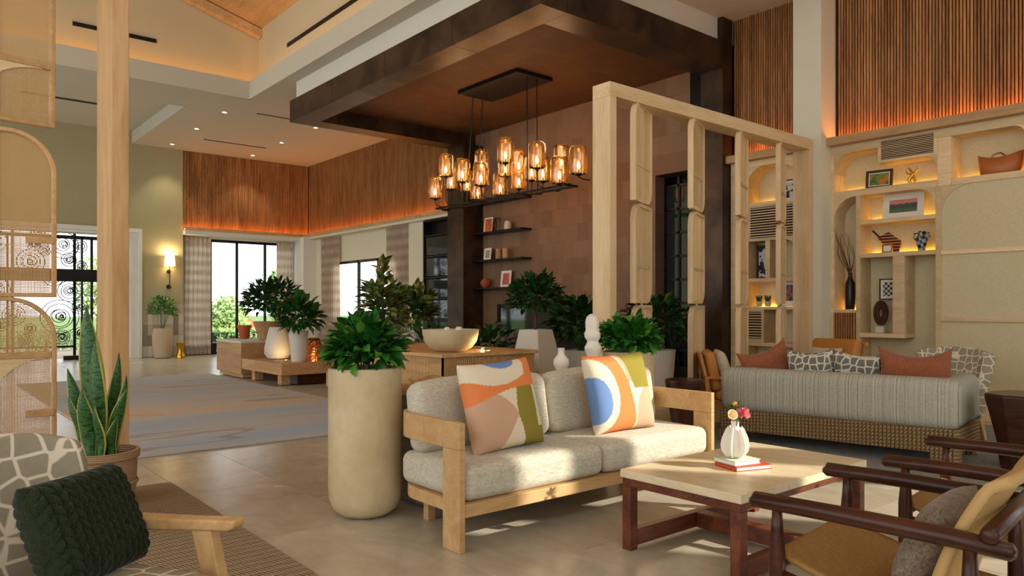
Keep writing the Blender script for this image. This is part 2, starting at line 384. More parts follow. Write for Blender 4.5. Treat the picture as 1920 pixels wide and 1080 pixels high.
# ---- slatted end wall A and window below
struct(bx(5.58, 9.3, 19.78, 20.1, 3.2, HC).build('wall_slat_backing', 'slatback'))
def slats(name, mk, n, step, m='slat'):
    b = MB()
    for i in range(n): mk(b, i*step)
    o = b.build(name, m); return o
wa = MB()
for i in range(84): x = 5.6+.04*i; wa.box(x, x+.028, 19.735, 19.775, 3.26, HC-.004)
tag(wa.build('slat_cladding', 'slat'), 'dark teak slat cladding over the tall curtained window', 'slat wall', kind='stuff')
wb = MB()
for i in range(179): y = 12.55+.04*i; wb.box(8.955, 8.995, y, y+.028, 3.26, HC-.004)
tag(wb.build('slat_cladding', 'slat'), 'teak slat cladding running from the corner to the dark canopy', 'slat wall', kind='stuff')
struct(bx(9.0, 9.3, 12.5, 19.78, 3.2, HC).build('wall_slat_side', 'slatback'))
# ledges with amber light
def ledge(pts):
    b = MB()
    for q in pts: b.box(*q)
    return b
ledgeo = ledge([(5.58, 8.9, 19.5, 19.8, 3.18, 3.21), (5.58, 8.9, 19.48, 19.51, 3.18, 3.27), (8.76, 9.0, 12.5, 19.8, 3.18, 3.21), (8.73, 8.76, 12.5, 19.51, 3.18, 3.27)])
struct(ledgeo.build('trim_4', M['oakd']))
b = MB(); b.box(5.6, 8.9, 19.64, 19.68, 3.212, 3.23); b.box(8.86, 8.9, 12.6, 19.64, 3.212, 3.23); struct(b.build('trim_5', 'led'))
# window wall A
b = MB(); b.box(5.58, 9.2, 19.95, 20.2, 3.03, 3.18); b.box(5.58, 9.3, 19.5, 19.96, 3.08, 3.18); b.box(8.62, 9.3, 19.3, 20.2, 0, 3.18); b.box(5.58, 5.68, 19.95, 20.2, 0, 3.1)
struct(b.build('wall_window_end', 'trimw'))
w1 = D.objects.new('window_1', None); COL.objects.link(w1); struct(w1)
b = MB()
for x in (5.68, 6.33, 7.02, 7.79, 8.56): b.box(x, x+.06, 20.0, 20.06, 0, 3.03)
b.box(5.68, 8.62, 20, 20.06, 2.96, 3.03); b.box(5.68, 8.62, 20, 20.06, 0, .07); b.box(5.68, 6.5, 19.98, 20.08, 0, .3)
b.build('window_frame', 'black', w1)
for x0, x1 in ((5.74, 6.33), (6.39, 7.02), (7.08, 7.79), (7.85, 8.56)): bx(x0, x1, 20.025, 20.035, .07, 2.96).build('pane', 'glass', w1)
# window wall B
b = MB(); b.box(9.0, 9.2, 18.2, 19.4, 0, 3.2); b.box(9.0, 9.2, 12.5, 14.9, 0, 3.2); b.box(9.0, 9.2, 14.9, 18.2, 2.44, 3.2); b.box(9.0, 9.2, 14.9, 18.2, 0, .9)
b.box(8.76, 9.0, 12.5, 19.5, 3.12, 3.18); b.box(8.86, 9.0, 13.55, 14.25, 0, 3.12)
struct(b.build('wall_window_side', 'cream'))
w2 = D.objects.new('window_2', None); COL.objects.link(w2); struct(w2)
b = MB()
for y in (14.9, 15.95, 16.95, 18.14): b.box(9.05, 9.11, y, y+.07, .9, 2.44)
b.box(9.05, 9.11, 14.9, 18.2, 2.38, 2.44); b.box(9.05, 9.11, 14.9, 18.2, .9, .96)
b.build('window_frame', 'black', w2)
for y0, y1 in ((14.97, 15.95), (16.02, 16.95), (17.02, 18.14)): bx(9.075, 9.085, y0, y1, .96, 2.38).build('pane', 'glass', w2)
# dark tall bookcase / door by canopy post
cab = thing('tall_cabinet', 'tall dark cabinet between white pier and bronze canopy post', 'cabinet', (8.98, 13.15, 0))
b = MB(); b.box(-.22, 0, .32, .36, 0, 3.1); b.box(-.22, 0, -.6, -.56, 0, 3.1); b.box(-.22, 0, -.6, .36, 3.06, 3.1); b.box(-.03, 0, -.6, .36, 0, 3.1)
b.build('carcass', 'black', cab)
for z in (.5, .95, 1.4, 1.85, 2.3, 2.75): bx(-.2, -.03, -.56, .32, z, z+.03).build('shelf', 'black', cab)
for z in (.53, .98, 1.43, 1.88, 2.33): bx(-.19, -.18, -.54, .3, z+.02, z+.4).build('pane', 'darkglass', cab)

# ---- chimney wall
b = MB(); b.box(9.2, 9.5, 7.5, 12.5, 0, 4.9); b.box(9.2, 9.5, 6.65, 7.5, 3.3, 4.9)
struct(b.build('wall_chimney', 'chimney'))
b = MB(); b.box(8.95, 9.5, 5.97, 6.65, 0, 4.9); struct(b.build('wall_black_pier', 'black'))
b = MB(); b.box(9.5, 9.7, 7.55, 7.6, 0, 3.6); b.box(9.5, 9.7, 6.2, 6.3, 0, 3.6); b.box(9.5, 9.7, 6.2, 7.6, 3.32, 3.4); b.box(9.62, 9.7, 6.2, 7.6, 0, 3.4)
struct(b.build('wall_alcove', 'black'))
d2 = D.objects.new('door_2', None); COL.objects.link(d2); struct(d2)
b = MB(); ys = [6.67, 6.95, 7.22, 7.49]; zs = [.55, .92, 1.29, 1.66, 2.03, 2.4, 2.77, 3.14]
for y in ys: b.box(9.42, 9.48, y-.02, y+.02, 0, 3.28)
for z in zs: b.box(9.42, 9.48, 6.65, 7.5, z-.018, z+.018)
b.box(9.41, 9.48, 6.65, 7.5, 0, .3)
b.build('door_frame', 'black', d2)
for i in range(len(ys)-1):
    for j in range(len(zs)-1): bx(9.445, 9.455, ys[i]+.02, ys[i+1]-.02, zs[j]+.02, zs[j+1]-.02).build('pane', 'darkglass', d2)

# ---- canopy
cy = thing('canopy', 'large square dark bronze canopy hanging over the lounge', 'canopy', (7.2, 9.3, 4.5))
X0, X1, Y0, Y1, ZB, ZT = 5.37, 9.2, 5.95, 12.6, 4.51, 4.89
def cbox(name, m, x0, x1, y0, y1, z0, z1, bev=0):
    o = bx(x0-7.2, x1-7.2, y0-9.3, y1-9.3, z0-4.5, z1-4.5).build(name, m, cy, bevel=bev); return o
seg = 4
for i in range(seg):
    a = Y0+(Y1-Y0)*i/seg; e = Y0+(Y1-Y0)*(i+1)/seg; cbox('fascia_panel', 'bronze', X0, X0+.4, a+.004, e-.004, ZB, ZT)
for yy0, yy1 in ((Y0, Y0+.4), (Y1-.4, Y1)):
    for i in range(2):
        xe = 8.715 if yy0 == Y0 else X1; a = X0+.4+(xe-X0-.4)*i/2; e = X0+.4+(xe-X0-.4)*(i+1)/2; cbox('fascia_panel', 'bronze', a+.004, e-.002, yy0, yy1, ZB, ZT)
cbox('lining', 'lining', X0+.4, X1, Y0+.4, Y1-.4, 4.78, 4.8)
struct(bx(5.45, 9.2, 6.02, 12.5, 4.89, HC).build('wall_bulkhead', 'bulk'))
tag(bx(8.7, 9.2, 11.95, 12.5, 0, ZB).build('canopy_post', 'bronze', bevel=.004), 'bronze clad post under the far corner of canopy', 'post')
tag(bx(8.72, 8.95, 5.94, 6.3, 0, HC).build('canopy_post', 'bronze', bevel=.004), 'dark bronze post carrying the canopy beside the slatted wall', 'post')

# ---- right wall
RW = thing('right_slats', None, None); 
D.objects.remove(RW)
wr = struct(bx(9.03, 9.3, -.5, 5.97, 3.2, HC).build('wall_right', 'slatback'))
smesh = bx(0, .03, 0, .022, 0, HC-3.26).mesh('slat'); smesh.materials.append(M['slat'])
y = -.4; k = 0
ycs = []
while y < 4.44: ycs.append(y); y += .035
y = 4.9
while y < 5.92: ycs.append(y); y += .035
for y in ycs:
    o = D.objects.new('slat', smesh); COL.objects.link(o); o.parent = wr; o.location = (9.0, y, 3.26)
struct(ledge([(8.82, 9.03, -.5, 4.5, 3.2, 3.24), (8.79, 8.82, -.5, 4.5, 3.2, 3.30), (8.82, 9.03, 4.87, 5.94, 3.2, 3.24), (8.79, 8.82, 4.87, 5.94, 3.2, 3.30)]).build('trim_6', M['oakd']))
b = MB(); b.box(8.9, 8.94, -.4, 4.45, 3.242, 3.262); b.box(8.9, 8.94, 4.9, 5.9, 3.242, 3.262); struct(b.build('trim_7', 'led'))
tag(bx(8.66, 9.2, 4.5, 4.87, 0, HC).build('wall_pier', 'cream', bevel=.004), None); struct(D.objects['wall_pier'])

# ================================================================= BUILT-IN BOOKCASES
XF, XB = 8.9, 9.22
def case(name, lab, y0, y1):
    return thing(name, lab, 'bookcase', (XF, (y0+y1)/2, 0))
def cb(t, name, y0, y1, z0, z1, m='oaky', x0=XF, x1=XB, bev=.003):
    c = t.location; return bx(x0-c.x, x1-c.x, y0-c.y, y1-c.y, z0, z1).build(name, m, t, bevel=bev)
def arch(t, yc, zc, sy, sz, r, x0=XF+.001, x1=XB-.03, m='oaky'):
    """spandrel that rounds the corner of a niche; corner at (yc,zc), niche lies towards sy,sz"""
    c = t.location; pts = [(yc-c.y, zc)]
    for i in range(11):
        a = PI/2*i/10; pts.append((yc-c.y+sy*(r-r*math.sin(a)), zc+sz*(r-r*math.cos(a))))
    return MB().prism(pts, 'x', x0-c.x, x1-c.x).build('arch_corner', m, t, True)
def led(t, y0, y1, z, m='ledy', x=XB-.06):
    return cb(t, 'light_strip', y0+.03, y1-.03, z+.001, z+.011, m, x, x+.012, 0)
def grille(t, y0, y1, z0, z1, horiz=True, n=12, vert=False, name='grille_slat'):
    cb(t, 'grille_recess', y0, y1, z0, z1, 'slatback', XF-.004, XF+.02, 0)
    for i in range(n):
        if horiz:
            a = z0+(z1-z0)*(i+.3)/n; cb(t, name, y0, y1, a, a+(z1-z0)/n*.36, 'oaky', XF-.014, XF-.004, 0)
        else:
            a = y0+(y1-y0)*(i+.18)/n; cb(t, name, a, a+(y1-y0)/n*.6, z0, z1, 'slat', XF-.022, XF-.004, 0)
B1 = case('bookcase', 'pale oak built-in bookcase with lit niches on the right wall', 2, 4.5)
cb(B1, 'back_panel', -.4, 4.5, 0, 3.2, 'linen', XB-.03, XB, 0)
for nm, y0, y1, z0, z1 in (('top_rail', -.4, 4.5, 3.1, 3.2), ('stile', 4.46, 4.5, 0, 3.1), ('shelf', 3.281, 4.459, 2.56, 2.64), ('stile', 3.141, 3.28, 2.56, 3.099),
    ('stile', 3.24, 3.30, 0, 2.559), ('shelf', 2.0, 3.14, 2.56, 2.63), ('stile', 2.36, 2.44, 2.63, 3.1), ('stile', 4.14, 4.19, 0, 2.559), ('shelf', 4.19, 4.46, 1.15, 1.19),
    ('shelf', 3.30, 4.14, 2.21, 2.26), ('shelf', 3.30, 4.14, 1.81, 1.86), ('shelf', 3.63, 4.14, .86, .91), ('divider', 3.63, 3.76, .91, 1.81)):
    cb(B1, nm, y0, y1, z0, z1)
cb(B1, 'grille_box', 3.28, 3.93, 2.92, 3.1); grille(B1, 3.32, 3.89, 2.95, 3.17, n=11)
arch(B1, 4.46, 3.1, -1, -1, .24); arch(B1, 3.28, 2.92, 1, -1, .16); arch(B1, 4.46, 2.56, -1, -1, .26); arch(B1, 3.30, 2.56, 1, -1, .2); arch(B1, 2.44, 3.1, 1, -1, .12)
grille(B1, 4.19, 4.46, 0, 1.15, False, 9, name='vertical_slat')
cb(B1, 'linen_panel', 2.0, 3.24, 0, 2.56, 'linen', XF+.02, XF+.05, 0)
cb(B1, 'panel_rail', 2.0, 3.24, 1.80, 1.85, x0=XF-.005, x1=XF+.04); cb(B1, 'panel_rail', 2.0, 3.24, 1.06, 1.11, x0=XF-.005, x1=XF+.04); cb(B1, 'base_rail', 2.0, 3.24, 0, .34, x0=XF-.01, x1=XF+.04)
arch(B1, 3.24, 2.559, -1, -1, .3, XF+.002, XF+.04)
cb(B1, 'stile', 1.94, 2.0, 0, 2.63); cb(B1, 'linen_panel', -.4, 1.94, 0, 3.1, 'linen', XF+.02, XF+.05, 0)
led(B1, 3.28, 4.46, 2.64); led(B1, 3.3, 4.14, 2.26); led(B1, 3.3, 4.14, 1.86); led(B1, 4.19, 4.46, 1.19); led(B1, 2.44, 3.14, 2.63)
B2 = case('bookcase', 'pale oak built-in bookcase seen behind the wooden screen', 4.9, 5.9)
cb(B2, 'back_panel', 4.87, 5.93, 0, 3.2, 'linen', XB-.03, XB, 0)
for nm, y0, y1, z0, z1 in (('top_rail', 4.87, 5.93, 3.12, 3.2), ('stile', 5.68, 5.93, 0, 3.12), ('stile', 4.87, 4.95, 0, 3.12), ('shelf', 4.95, 5.68, 2.59, 2.63), ('grille_box', 4.95, 5.68, 2.11, 2.59),
    ('stile', 5.33, 5.40, 1.6, 2.11), ('shelf', 4.95, 5.68, 1.56, 1.61), ('shelf', 4.95, 5.68, 1.19, 1.23), ('grille_box', 5.42, 5.68, .75, 1.19), ('shelf', 4.95, 5.68, .7, .75)):
    cb(B2, nm, y0, y1, z0, z1)
grille(B2, 5.0, 5.62, 2.15, 2.56, n=12); grille(B2, 5.46, 5.66, .8, 1.16, n=10)
arch(B2, 5.68, 3.12, -1, -1, .28); arch(B2, 4.95, 3.12, 1, -1, .28); arch(B2, 4.95, 2.11, 1, -1, .18)
led(B2, 4.95, 5.68, 2.63); led(B2, 4.95, 5.68, 1.23)

# ================================================================= WOODEN SCREENS
def outline(w, h, r, corners, n=8):
    """corners: set of 'tl','tr','bl','br' that are rounded; others nearly square. centred, (s,z)"""
    pts = []
    for key, cx, cz, a0 in (('br', 1, -1, -PI/2), ('tr', 1, 1, 0), ('tl', -1, 1, PI/2), ('bl', -1, -1, PI)):
        rr = max(r, .002) if key in corners else .002
        for i in range(n+1):
            a = a0+PI/2*i/n; pts.append((cx*(w/2-rr)+rr*math.cos(a), cz*(h/2-rr)+rr*math.sin(a)))
    return pts
def ring(b, o, i, y0, y1):
    n = len(o); vs = [(x, y, z) for y in (y0, y1) for P in (o, i) for x, z in P]; fs = []
    for k in range(n):
        q = (k+1) % n
        fs += [(k, q, n+q, n+k), (2*n+k, 3*n+k, 3*n+q, 2*n+q), (k, 2*n+k, 2*n+q, q), (n+k, n+q, 3*n+q, 3*n+k)]
    b.add(vs, fs); return b
def cane(b, w, h, cx, cz, test, step=.0075, wd=.0042, y=0):
    """woven strands clipped to the opening given by test(x,z)"""
    def runs(f, a, e, st):
        t = a; cur = None; out = []
        while t <= e+1e-6:
            if f(t):
                if cur is None: cur = t
                last = t
            elif cur is not None: out.append((cur, last)); cur = None
            t += st
        if cur is not None: out.append((cur, last))
        return out
    x = cx-w/2+step; i = 0
    while x < cx+w/2:
        for z0, z1 in runs(lambda z: test(x, z), cz-h/2, cz+h/2, .012):
            ww = wd*random.uniform(.75, 1.15); b.add([(x-ww/2, y-.001, z0), (x+ww/2, y-.001, z0), (x+ww/2, y-.001, z1), (x-ww/2, y-.001, z1)], [(0, 1, 2, 3)])
        x += step; i += 1
    z = cz-h/2+step
    while z < cz+h/2:
        for x0, x1 in runs(lambda xx: test(xx, z), cx-w/2, cx+w/2, .012):
            ww = wd*random.uniform(.75, 1.15); b.add([(x0, y+.001, z-ww/2), (x1, y+.001, z-ww/2), (x1, y+.001, z+ww/2), (x0, y+.001, z+ww/2)], [(0, 1, 2, 3)])
        z += step
def inside(w, h, r, corners):
    def f(x, z):
        if abs(x) > w/2 or abs(z) > h/2: return False
        for key, cx, cz in (('br', 1, -1), ('tr', 1, 1), ('tl', -1, 1), ('bl', -1, -1)):
            if key in corners:
                dx = cx*x-(w/2-r); dz = cz*z-(h/2-r)
                if dx > 0 and dz > 0 and dx*dx+dz*dz > r*r: return False
        return True
    return f
PW, PH = .56, .955
# right screen
rs = thing('room_screen', 'pale oak open room divider with four columns of turned panels', 'room divider', (6.83, 4.71, 0))
def rb(name, x0, x1, z0, z1, y0=-.11, y1=.11): return bx(x0, x1, y0, y1, z0, z1).build(name, 'oak' if name == 'post' else 'oakx', rs, bevel=.004)
L = 1.83
rb('post', -L, -L+.09, 0, 3.15); rb('post', L-.09, L, 0, 3.15); rb('top_beam', -L, L, 3.15, 3.28); rb('sill', -L+.09, L-.09, 0, .22)
def solid_panel(parent, x, z, rot):
    o_ = outline(PW, PH, .17, {'tl', 'br'}); i_ = outline(PW-.07, PH-.07, .14, {'tl', 'br'})
    b = MB(); ring(b, o_, i_, -.028, .028); p = b.build('panel_frame', 'oak', parent, True, bevel=.003); p.location = (x, 0, z); p.rotation_euler = (0, 0, rot)
    b = MB(); b.prism([(q[0]*1.001, q[1]*1.001) for q in i_], 'y', -.012, .012); q = b.build('panel_infill', 'oak', p, True)
    b = MB(); b.bar((-.245, 0, -.12), (.245, 0, -.12), .04, .03); b.build('panel_rail', 'oakx', p)
    a = [(-.245+.30*math.sin(t*PI/2/8), 0, -.14-.30*(1-math.cos(t*PI/2/8))) for t in range(9)]
    MB().tube(a, .012, 6).build('panel_moulding', 'oak', p, True)
    MB().box(.06, .075, -.02, .02, -.44, .44).build('panel_moulding', 'oak', p)
    return p
for x in (5.57, 6.45, 7.29, 8.11):
    for zc in (2.70, 1.73, .76): solid_panel(rs, x-6.83, zc, math.radians(23.5))
    b = MB(); b.tube([(x-6.83, 0, .2), (x-6.83, 0, 3.2)], .012, 8); b.build('pivot_rod', 'oak', rs)
# left screen
ls = thing('room_screen', 'cane panelled oak room divider at left with a square post', 'room divider', (.6, 4.9, 0))
def lb(name, x0, x1, z0, z1, y0=0, y1=.30, m='oak'): return bx(x0, x1, y0, y1, z0, z1).build(name, m, ls, bevel=.004)
lb('post', .385, .48, 0, 3.15, y1=.42, m='posth'); lb('top_beam', -1.6, .48, 3.15, 3.28, m='oakx'); lb('sill', -1.6, .385, 0, .12, m='oakx')
M['cane'] = mat('woven cane', '#c8a06a', .7)
M['panelw'] = M['oakd']
def cane_panel(parent, cx, zc, rc, kind, rot=0):
    PWl = .56; R_ = .24; iw = PWl-.05; ih = PH-.05
    p = D.objects.new('panel_frame', ring(MB(), outline(PWl, PH, R_, rc, 12), outline(iw, ih, R_-.025, rc, 12), -.02, .02).mesh('panel_frame', True))
    p.data.materials.append(M['oakd']); COL.objects.link(p); p.parent = parent; p.location = (cx, .12, zc); p.rotation_euler = (0, 0, rot)
    bm_ = p.modifiers.new('bevel', 'BEVEL'); bm_.width = .006; bm_.segments = 2; bm_.limit_method = 'ANGLE'
    zr = {'low': -.12, 'high': .145, 'none': None}[kind]
    if zr is not None:
        MB().box(-iw/2, iw/2, -.018, .018, zr-.018, zr+.018).build('panel_rail', 'oakd', p, bevel=.003)
        # solid spandrel whose edge is a quarter arch rising to the rail
        x1 = iw/2; zb = -ih/2; xl = -iw/2+.12; hh = zr-.018-zb; pts = [(-iw/2, zr-.018), (-iw/2, zb), (xl, zb)]
        for i in range(1, 15):
            a = PI/2*i/14; pts.append((xl+(x1-xl-.04)*(1-math.cos(a)), zb+(hh-.004)*math.sin(a)))
        pts.append((x1-.04, zr-.018)); MB().prism(pts, 'y', -.012, .012).build('panel_spandrel', 'oakx', p, True)
    if kind != 'low':
        z = -.15 if kind == 'none' else -.19
        MB().box(iw/2-.13, iw/2+.01, -.03, -.004, z-.02, z+.02).build('panel_catch', 'oakd', p, bevel=.003)
    b = MB(); cane(b, iw, ih, 0, 0, inside(iw, ih, R_-.025, rc))
    tag(b.build('cane_webbing', 'cane', p), kind='stuff'); return p
for cx in (-.16, -1.05):
    cane_panel(ls, cx, 2.735, {'tl'}, 'low', math.radians(9)); cane_panel(ls, cx, 1.745, {'tr'}, 'none'); cane_panel(ls, cx, .79, {'tr'}, 'high')
b = MB(); b.tube([(-.16, .12, .1), (-.16, .12, 3.2)], .01, 8); b.tube([(-1.05, .12, .1), (-1.05, .12, 3.2)], .01, 8); b.build('pivot_rod', 'oak', ls)

# ---- unseen walls added behind the camera, openings placed to shape the sun patches
def wall_with(name, fn, a0, a1, z1, holes, m):
    """upright wall along a (a0..a1) with rectangular holes (h0,h1,z0,z1) sorted along a"""
    b = MB(); c = a0
    for h0, h1, q0, q1 in holes:
        b.box(*fn(c, h0, 0, z1)); b.box(*fn(h0, h1, 0, q0)); b.box(*fn(h0, h1, q1, z1)); c = h1
    b.box(*fn(c, a1, 0, z1)); return struct(b.build(name, m))
wall_with('wall_front_sunmask', lambda a, e, p, q: (a, e, -3.2, -3.0, p, q), -8, 11, 5.5, [(-6, -3.5, .5, 3.6), (-1.5, 1.5, .5, 3.6), (4.4, 5.5, .8, 3.0), (6.6, 7.1, .4, 4.45), (7.5, 8.9, .4, 5.05)], 'cream')
wall_with('wall_right_sunmask', lambda a, e, p, q: (9.0, 9.3, a, e, p, q), -3, -.5, 5.2, [(-2.6, -.9, .4, 4.4)], 'cream')
# ================================================================= SOFT SHAPES
def softbox(w, d, h, r, crown=0, n=10, uvs=1.0):
    """rounded block, centred in x,y, base at z=0"""
    b = MB(); hw, hd, hh = w/2, d/2, h/2
    def pt(x, y, z):
        c = Vector((max(-hw+r, min(hw-r, x)), max(-hd+r, min(hd-r, y)), max(-hh+r, min(hh-r, z)))); v = Vector((x, y, z))-c
        q = c+v.normalized()*r if v.length > 1e-7 else c
        k = crown*(1-min(1, abs(x)/hw)**3)*(1-min(1, abs(y)/hd)**3)
        return (q.x, q.y, q.z+hh+(k if z > 0 else -k*.4)*abs(z)/hh)
    def sp(t, hv):   # sample denser near the rounded ends
        if t <= .25: return -hv+r*(t/.25)
        if t >= .75: return hv-r*((1-t)/.25)
        return -hv+r+(2*hv-2*r)*(t-.25)/.5
    n = 12
    for ax in range(3):
        for sg in (-1, 1):
            def fn(u, v, ax=ax, sg=sg):
                if ax == 0: return pt(sg*hw, sp(u, hd), sp(v, hh))
                if ax == 1: return pt(sp(u, hw), sg*hd, sp(v, hh))
                return pt(sp(u, hw), sp(v, hd), sg*hh)
            dm = {0: (d, h), 1: (w, h), 2: (w, d)}[ax]
            b.grid(fn, n, n, us=dm[0]*uvs, vs_=dm[1]*uvs)
    return b
def soft_mesh(b, name, sub=0):
    me = b.mesh(name, 'all'); bm = bmesh.new(); bm.from_mesh(me); bmesh.ops.remove_doubles(bm, verts=bm.verts, dist=1e-5)
    bmesh.ops.recalc_face_normals(bm, faces=bm.faces); bm.to_mesh(me); bm.free(); me.shade_smooth(); return me
def soft(b, name, m, parent=None, loc=(0, 0, 0), rot=(0, 0, 0)):
    me = soft_mesh(b, name); me.materials.append(M[m] if isinstance(m, str) else m); o = link(name, me, parent); o.location = loc; o.rotation_euler = rot; return o
def pillow_mb(w, h, t, n=24, pinch=.07, uvs=1.0, wrinkle=.0, slump=0, seed=0, disp=None):
    rg = random.Random(seed); ph = [rg.uniform(0, 6) for _ in range(6)]; b = MB()
    for sg in (-1, 1):
        def fn(u, v, sg=sg):
            a = 2*u-1; c = 2*v-1
            x = w/2*a*(1-pinch*(1-c*c)*abs(a)**3); z = h/2*c*(1-pinch*(1-a*a)*abs(c)**3)
            z -= slump*max(0, c)*(1-a*a)
            p = ((1-a**4)*(1-c**4))**.5; y = t/2*p
            y += wrinkle*p*(math.sin(5*a+3*c+ph[0])+math.sin(-4*a+7*c+ph[1])*.7)
            if disp: y += disp(u, v)*min(1, p*1.6)
            return (x, sg*y, z+h/2)
        b.grid(fn, n, n, us=w*uvs, vs_=h*uvs)
    return b
def pillow(name, lab, m, w, h, t, loc, rz=0, lean=0, roll=0, group=None, **kw):
    o = soft(pillow_mb(w, h, t, **kw), name, m); o.location = loc
    o.rotation_euler = (Matrix.Rotation(rz, 3, 'Z') @ Matrix.Rotation(-lean, 3, 'X') @ Matrix.Rotation(roll, 3, 'Y')).to_euler()
    return tag(o, lab, 'pillow', group)

# ================================================================= PALE OAK SOFA (front)
SX, SY = 2.11, 2.93; SL, SD = 2.1, .69
sofa = thing('sofa', 'two-seat oak framed sofa with oatmeal cushions between tall planter and coffee table', 'sofa', (SX, SY, 0))
def upath(off, L, Dp, r, x0=0, n=12):
    """front-left -> back -> front-right, inset by off"""
    pts = [(x0+off, 0)]
    for i in range(n+1):
        a = PI-PI/2*i/n; pts.append((x0+r+(r-off)*math.cos(a), Dp-r+(r-off)*math.sin(a)))
    for i in range(n+1):
        a = PI/2-PI/2*i/n; pts.append((L-x0-r+(r-off)*math.cos(a), Dp-r+(r-off)*math.sin(a)))
    pts.append((L-x0-off, 0)); return pts
MB().prism(upath(0, SL, SD, .24)+upath(.036, SL, SD, .24)[::-1], 'z', .505, .64).build('arm_and_back_rail', 'sofawood', sofa, True, bevel=.004)
MB().prism(upath(.0, SL, SD, .22, .037)+[], 'z', .17, .235).build('seat_frame', 'sofawood', sofa, True, bevel=.004)
for x in (0, SL-.036):
    bx(x, x+.036, 0, .145, 0, .505).build('leg', 'sofawood', sofa, bevel=.004)
for x in (.2, SL-.24): bx(x, x+.05, .58, .63, 0, .17).build('rear_leg', 'sofawood', sofa, bevel=.004)
for x0 in (.045, 1.055):
    soft(softbox(1.0, .62, .175, .05, .018), 'seat_cushion', 'sofafab', sofa, (x0+.5, .32, .237))
for x0, rr in ((.055, .03), (1.06, -.02)):
    soft(softbox(.98, .16, .375, .06, .03), 'back_cushion', 'sofafab', sofa, (x0+.49, .50, .415), (-.16, 0, rr))

def print_mat(name):
    m = mat(name, '#ffffff', .9, spec=.15); n = N(m); at_ = n.n('Attribute', attribute_name='print')
    f = n.noise(n.coord(), 220, 2); n.col(n.mix(n.math('MULTIPLY', f, .18), at_.outputs['Color'], '#8a7a66')); n.bump(f, .25, .002); return m
M['print'] = print_mat('printed linen')
def printed(o, fn, w, h):
    me = o.data; ca = me.color_attributes.new('print', 'FLOAT_COLOR', 'POINT')
    for i, v in enumerate(me.vertices): ca.data[i].color = lin(fn(v.co.x/w+.5, v.co.z/h))
CRE, ORA, BLU, TAN, OLI = '#e6d9bf', '#e8854a', '#6c8fc4', '#cfa88a', '#8f8430'
def print1(u, v):
    if (u-.52)**2/.055+(v-1.02)**2/.018 < 1: return BLU
    top = .80-.10*math.sin(min(1, max(0, u/.8))*PI) if u < .78 else .80+(u-.78)*2.5
    bot = .52+.14*math.sin(min(1, u/.75)*PI/2)
    if u > .74 and v > .9-(u-.74)*.2: 
        if u > .86-(v-.75)*.1: return ORA
    if bot < v < top: return ORA
    if u > .58+max(0, (.35-v))*.25+max(0, v-.45)*.2 and v <= bot and u < .86+max(0, .2-v)*.8: return OLI
    if u >= .84 and v <= bot: return CRE if v > .2 else OLI
    if (u-.22)**2/.16+(v-.18)**2/.20 < 1 and v > 1.25*(u-.30): return TAN
    return CRE
def print2(u, v):
    if (u-.02)**2/.05+(v-.42)**2/.085 < 1: return BLU
    if (u-.0)**2/.13+(v-.48)**2/.22 < 1: return CRE
    if u < .40+.22*math.sin(max(0, 1-v)*2.0)*.6+.05 and u > -.05+(1-v)*.12 : 
        if v > .0: return ORA if u < .28+.32*(1-v)**.7+.1 else CRE
    if u > .62-(v-.55)*.25 and v > .52: return OLI
    if (u-.95)**2/.12+(v-.1)**2/.22 < 1: return TAN
    return CRE if v < .6 else TAN
pz = .425
for lab, X, fn, rz, lean, roll in (('cream throw pillow with orange band and olive stripe, left on oak sofa', 2.60, print1, .02, .26, -.05),
                       ('cream throw pillow with blue oval and upright orange swoosh, right on oak sofa', 3.55, print2, -.10, .24, -.03)):
    o = pillow('throw_pillow', lab, 'print', .51, .50, .17, (X, 3.13, pz), rz, lean, roll, 'printed throw pillows on the oak sofa', n=90, pinch=.05)
    printed(o, fn, .51, .5)

# console behind the sofa
con = thing('console_table', 'low taupe console standing directly behind the oak sofa', 'console', (3.34, 3.98, 0))
bx(-.94, .94, -.26, .26, .03, .67).build('body', 'bouclegrey', con, bevel=.006); bx(-.96, .96, -.28, .28, .67, .70).build('top', 'tan', con, bevel=.004); bx(-.9, .9, -.22, .22, 0, .03).build('plinth', 'dark', con)
# ================================================================= COFFEE TABLE
ct = thing('coffee_table', 'square travertine topped coffee table on walnut sled frame', 'coffee table', (3.365, 2.145, 0))
bx(-.585, .585, -.345, .345, .36, .40).build('tabletop', 'travertine', ct, bevel=.004)
for sx in (-1, 1):
    for sy in (-1, 1):
        x = sx*.55; y = sy*.31; bx(x-.027, x+.027, y-.027, y+.027, 0, .32).build('leg', 'walnut', ct, bevel=.003)
    b = MB(); b.bar((sx*.55, -.336, .34), (sx*.55, .336, .34), .054, .04); b.build('top_rail', 'walnut', ct, bevel=.003)
for sy in (-1, 1):
    bx(-.52, .52, sy*.31-.02, sy*.31+.02, .325, .36).build('top_rail', 'walnut', ct, bevel=.003)
    bx(-.522, .522, sy*.31-.025, sy*.31+.025, .02, .10).build('floor_rail', 'walnut', ct, bevel=.003)
bx(-.04, .04, -.284, .284, .02, .10).build('cross_rail', 'walnut', ct, bevel=.003)
def book(lab, c, w, d, h, cover, loc, rz):
    t = thing('book', lab, 'book', loc, rz, 'books under the white vase')
    m1 = mat('book cover '+cover, cover, .5); b = MB(); b.box(-w/2, w/2, -d/2, d/2, 0, .003); b.box(-w/2, w/2, -d/2, d/2, h-.003, h); b.box(-w/2, -w/2+.003, -d/2, d/2, 0, h); b.build('cover', m1, t)
    bx(-w/2+.003, w/2-.004, -d/2+.004, d/2-.004, .003, h-.003).build('pages', M['paper'], t); return t
M['paper'] = mat('paper', '#efe9dc', .8)
book('lower book with red spine under white vase on coffee table', None, .215, .17, .022, '#c8492c', (3.29, 2.12, .401), -.32)
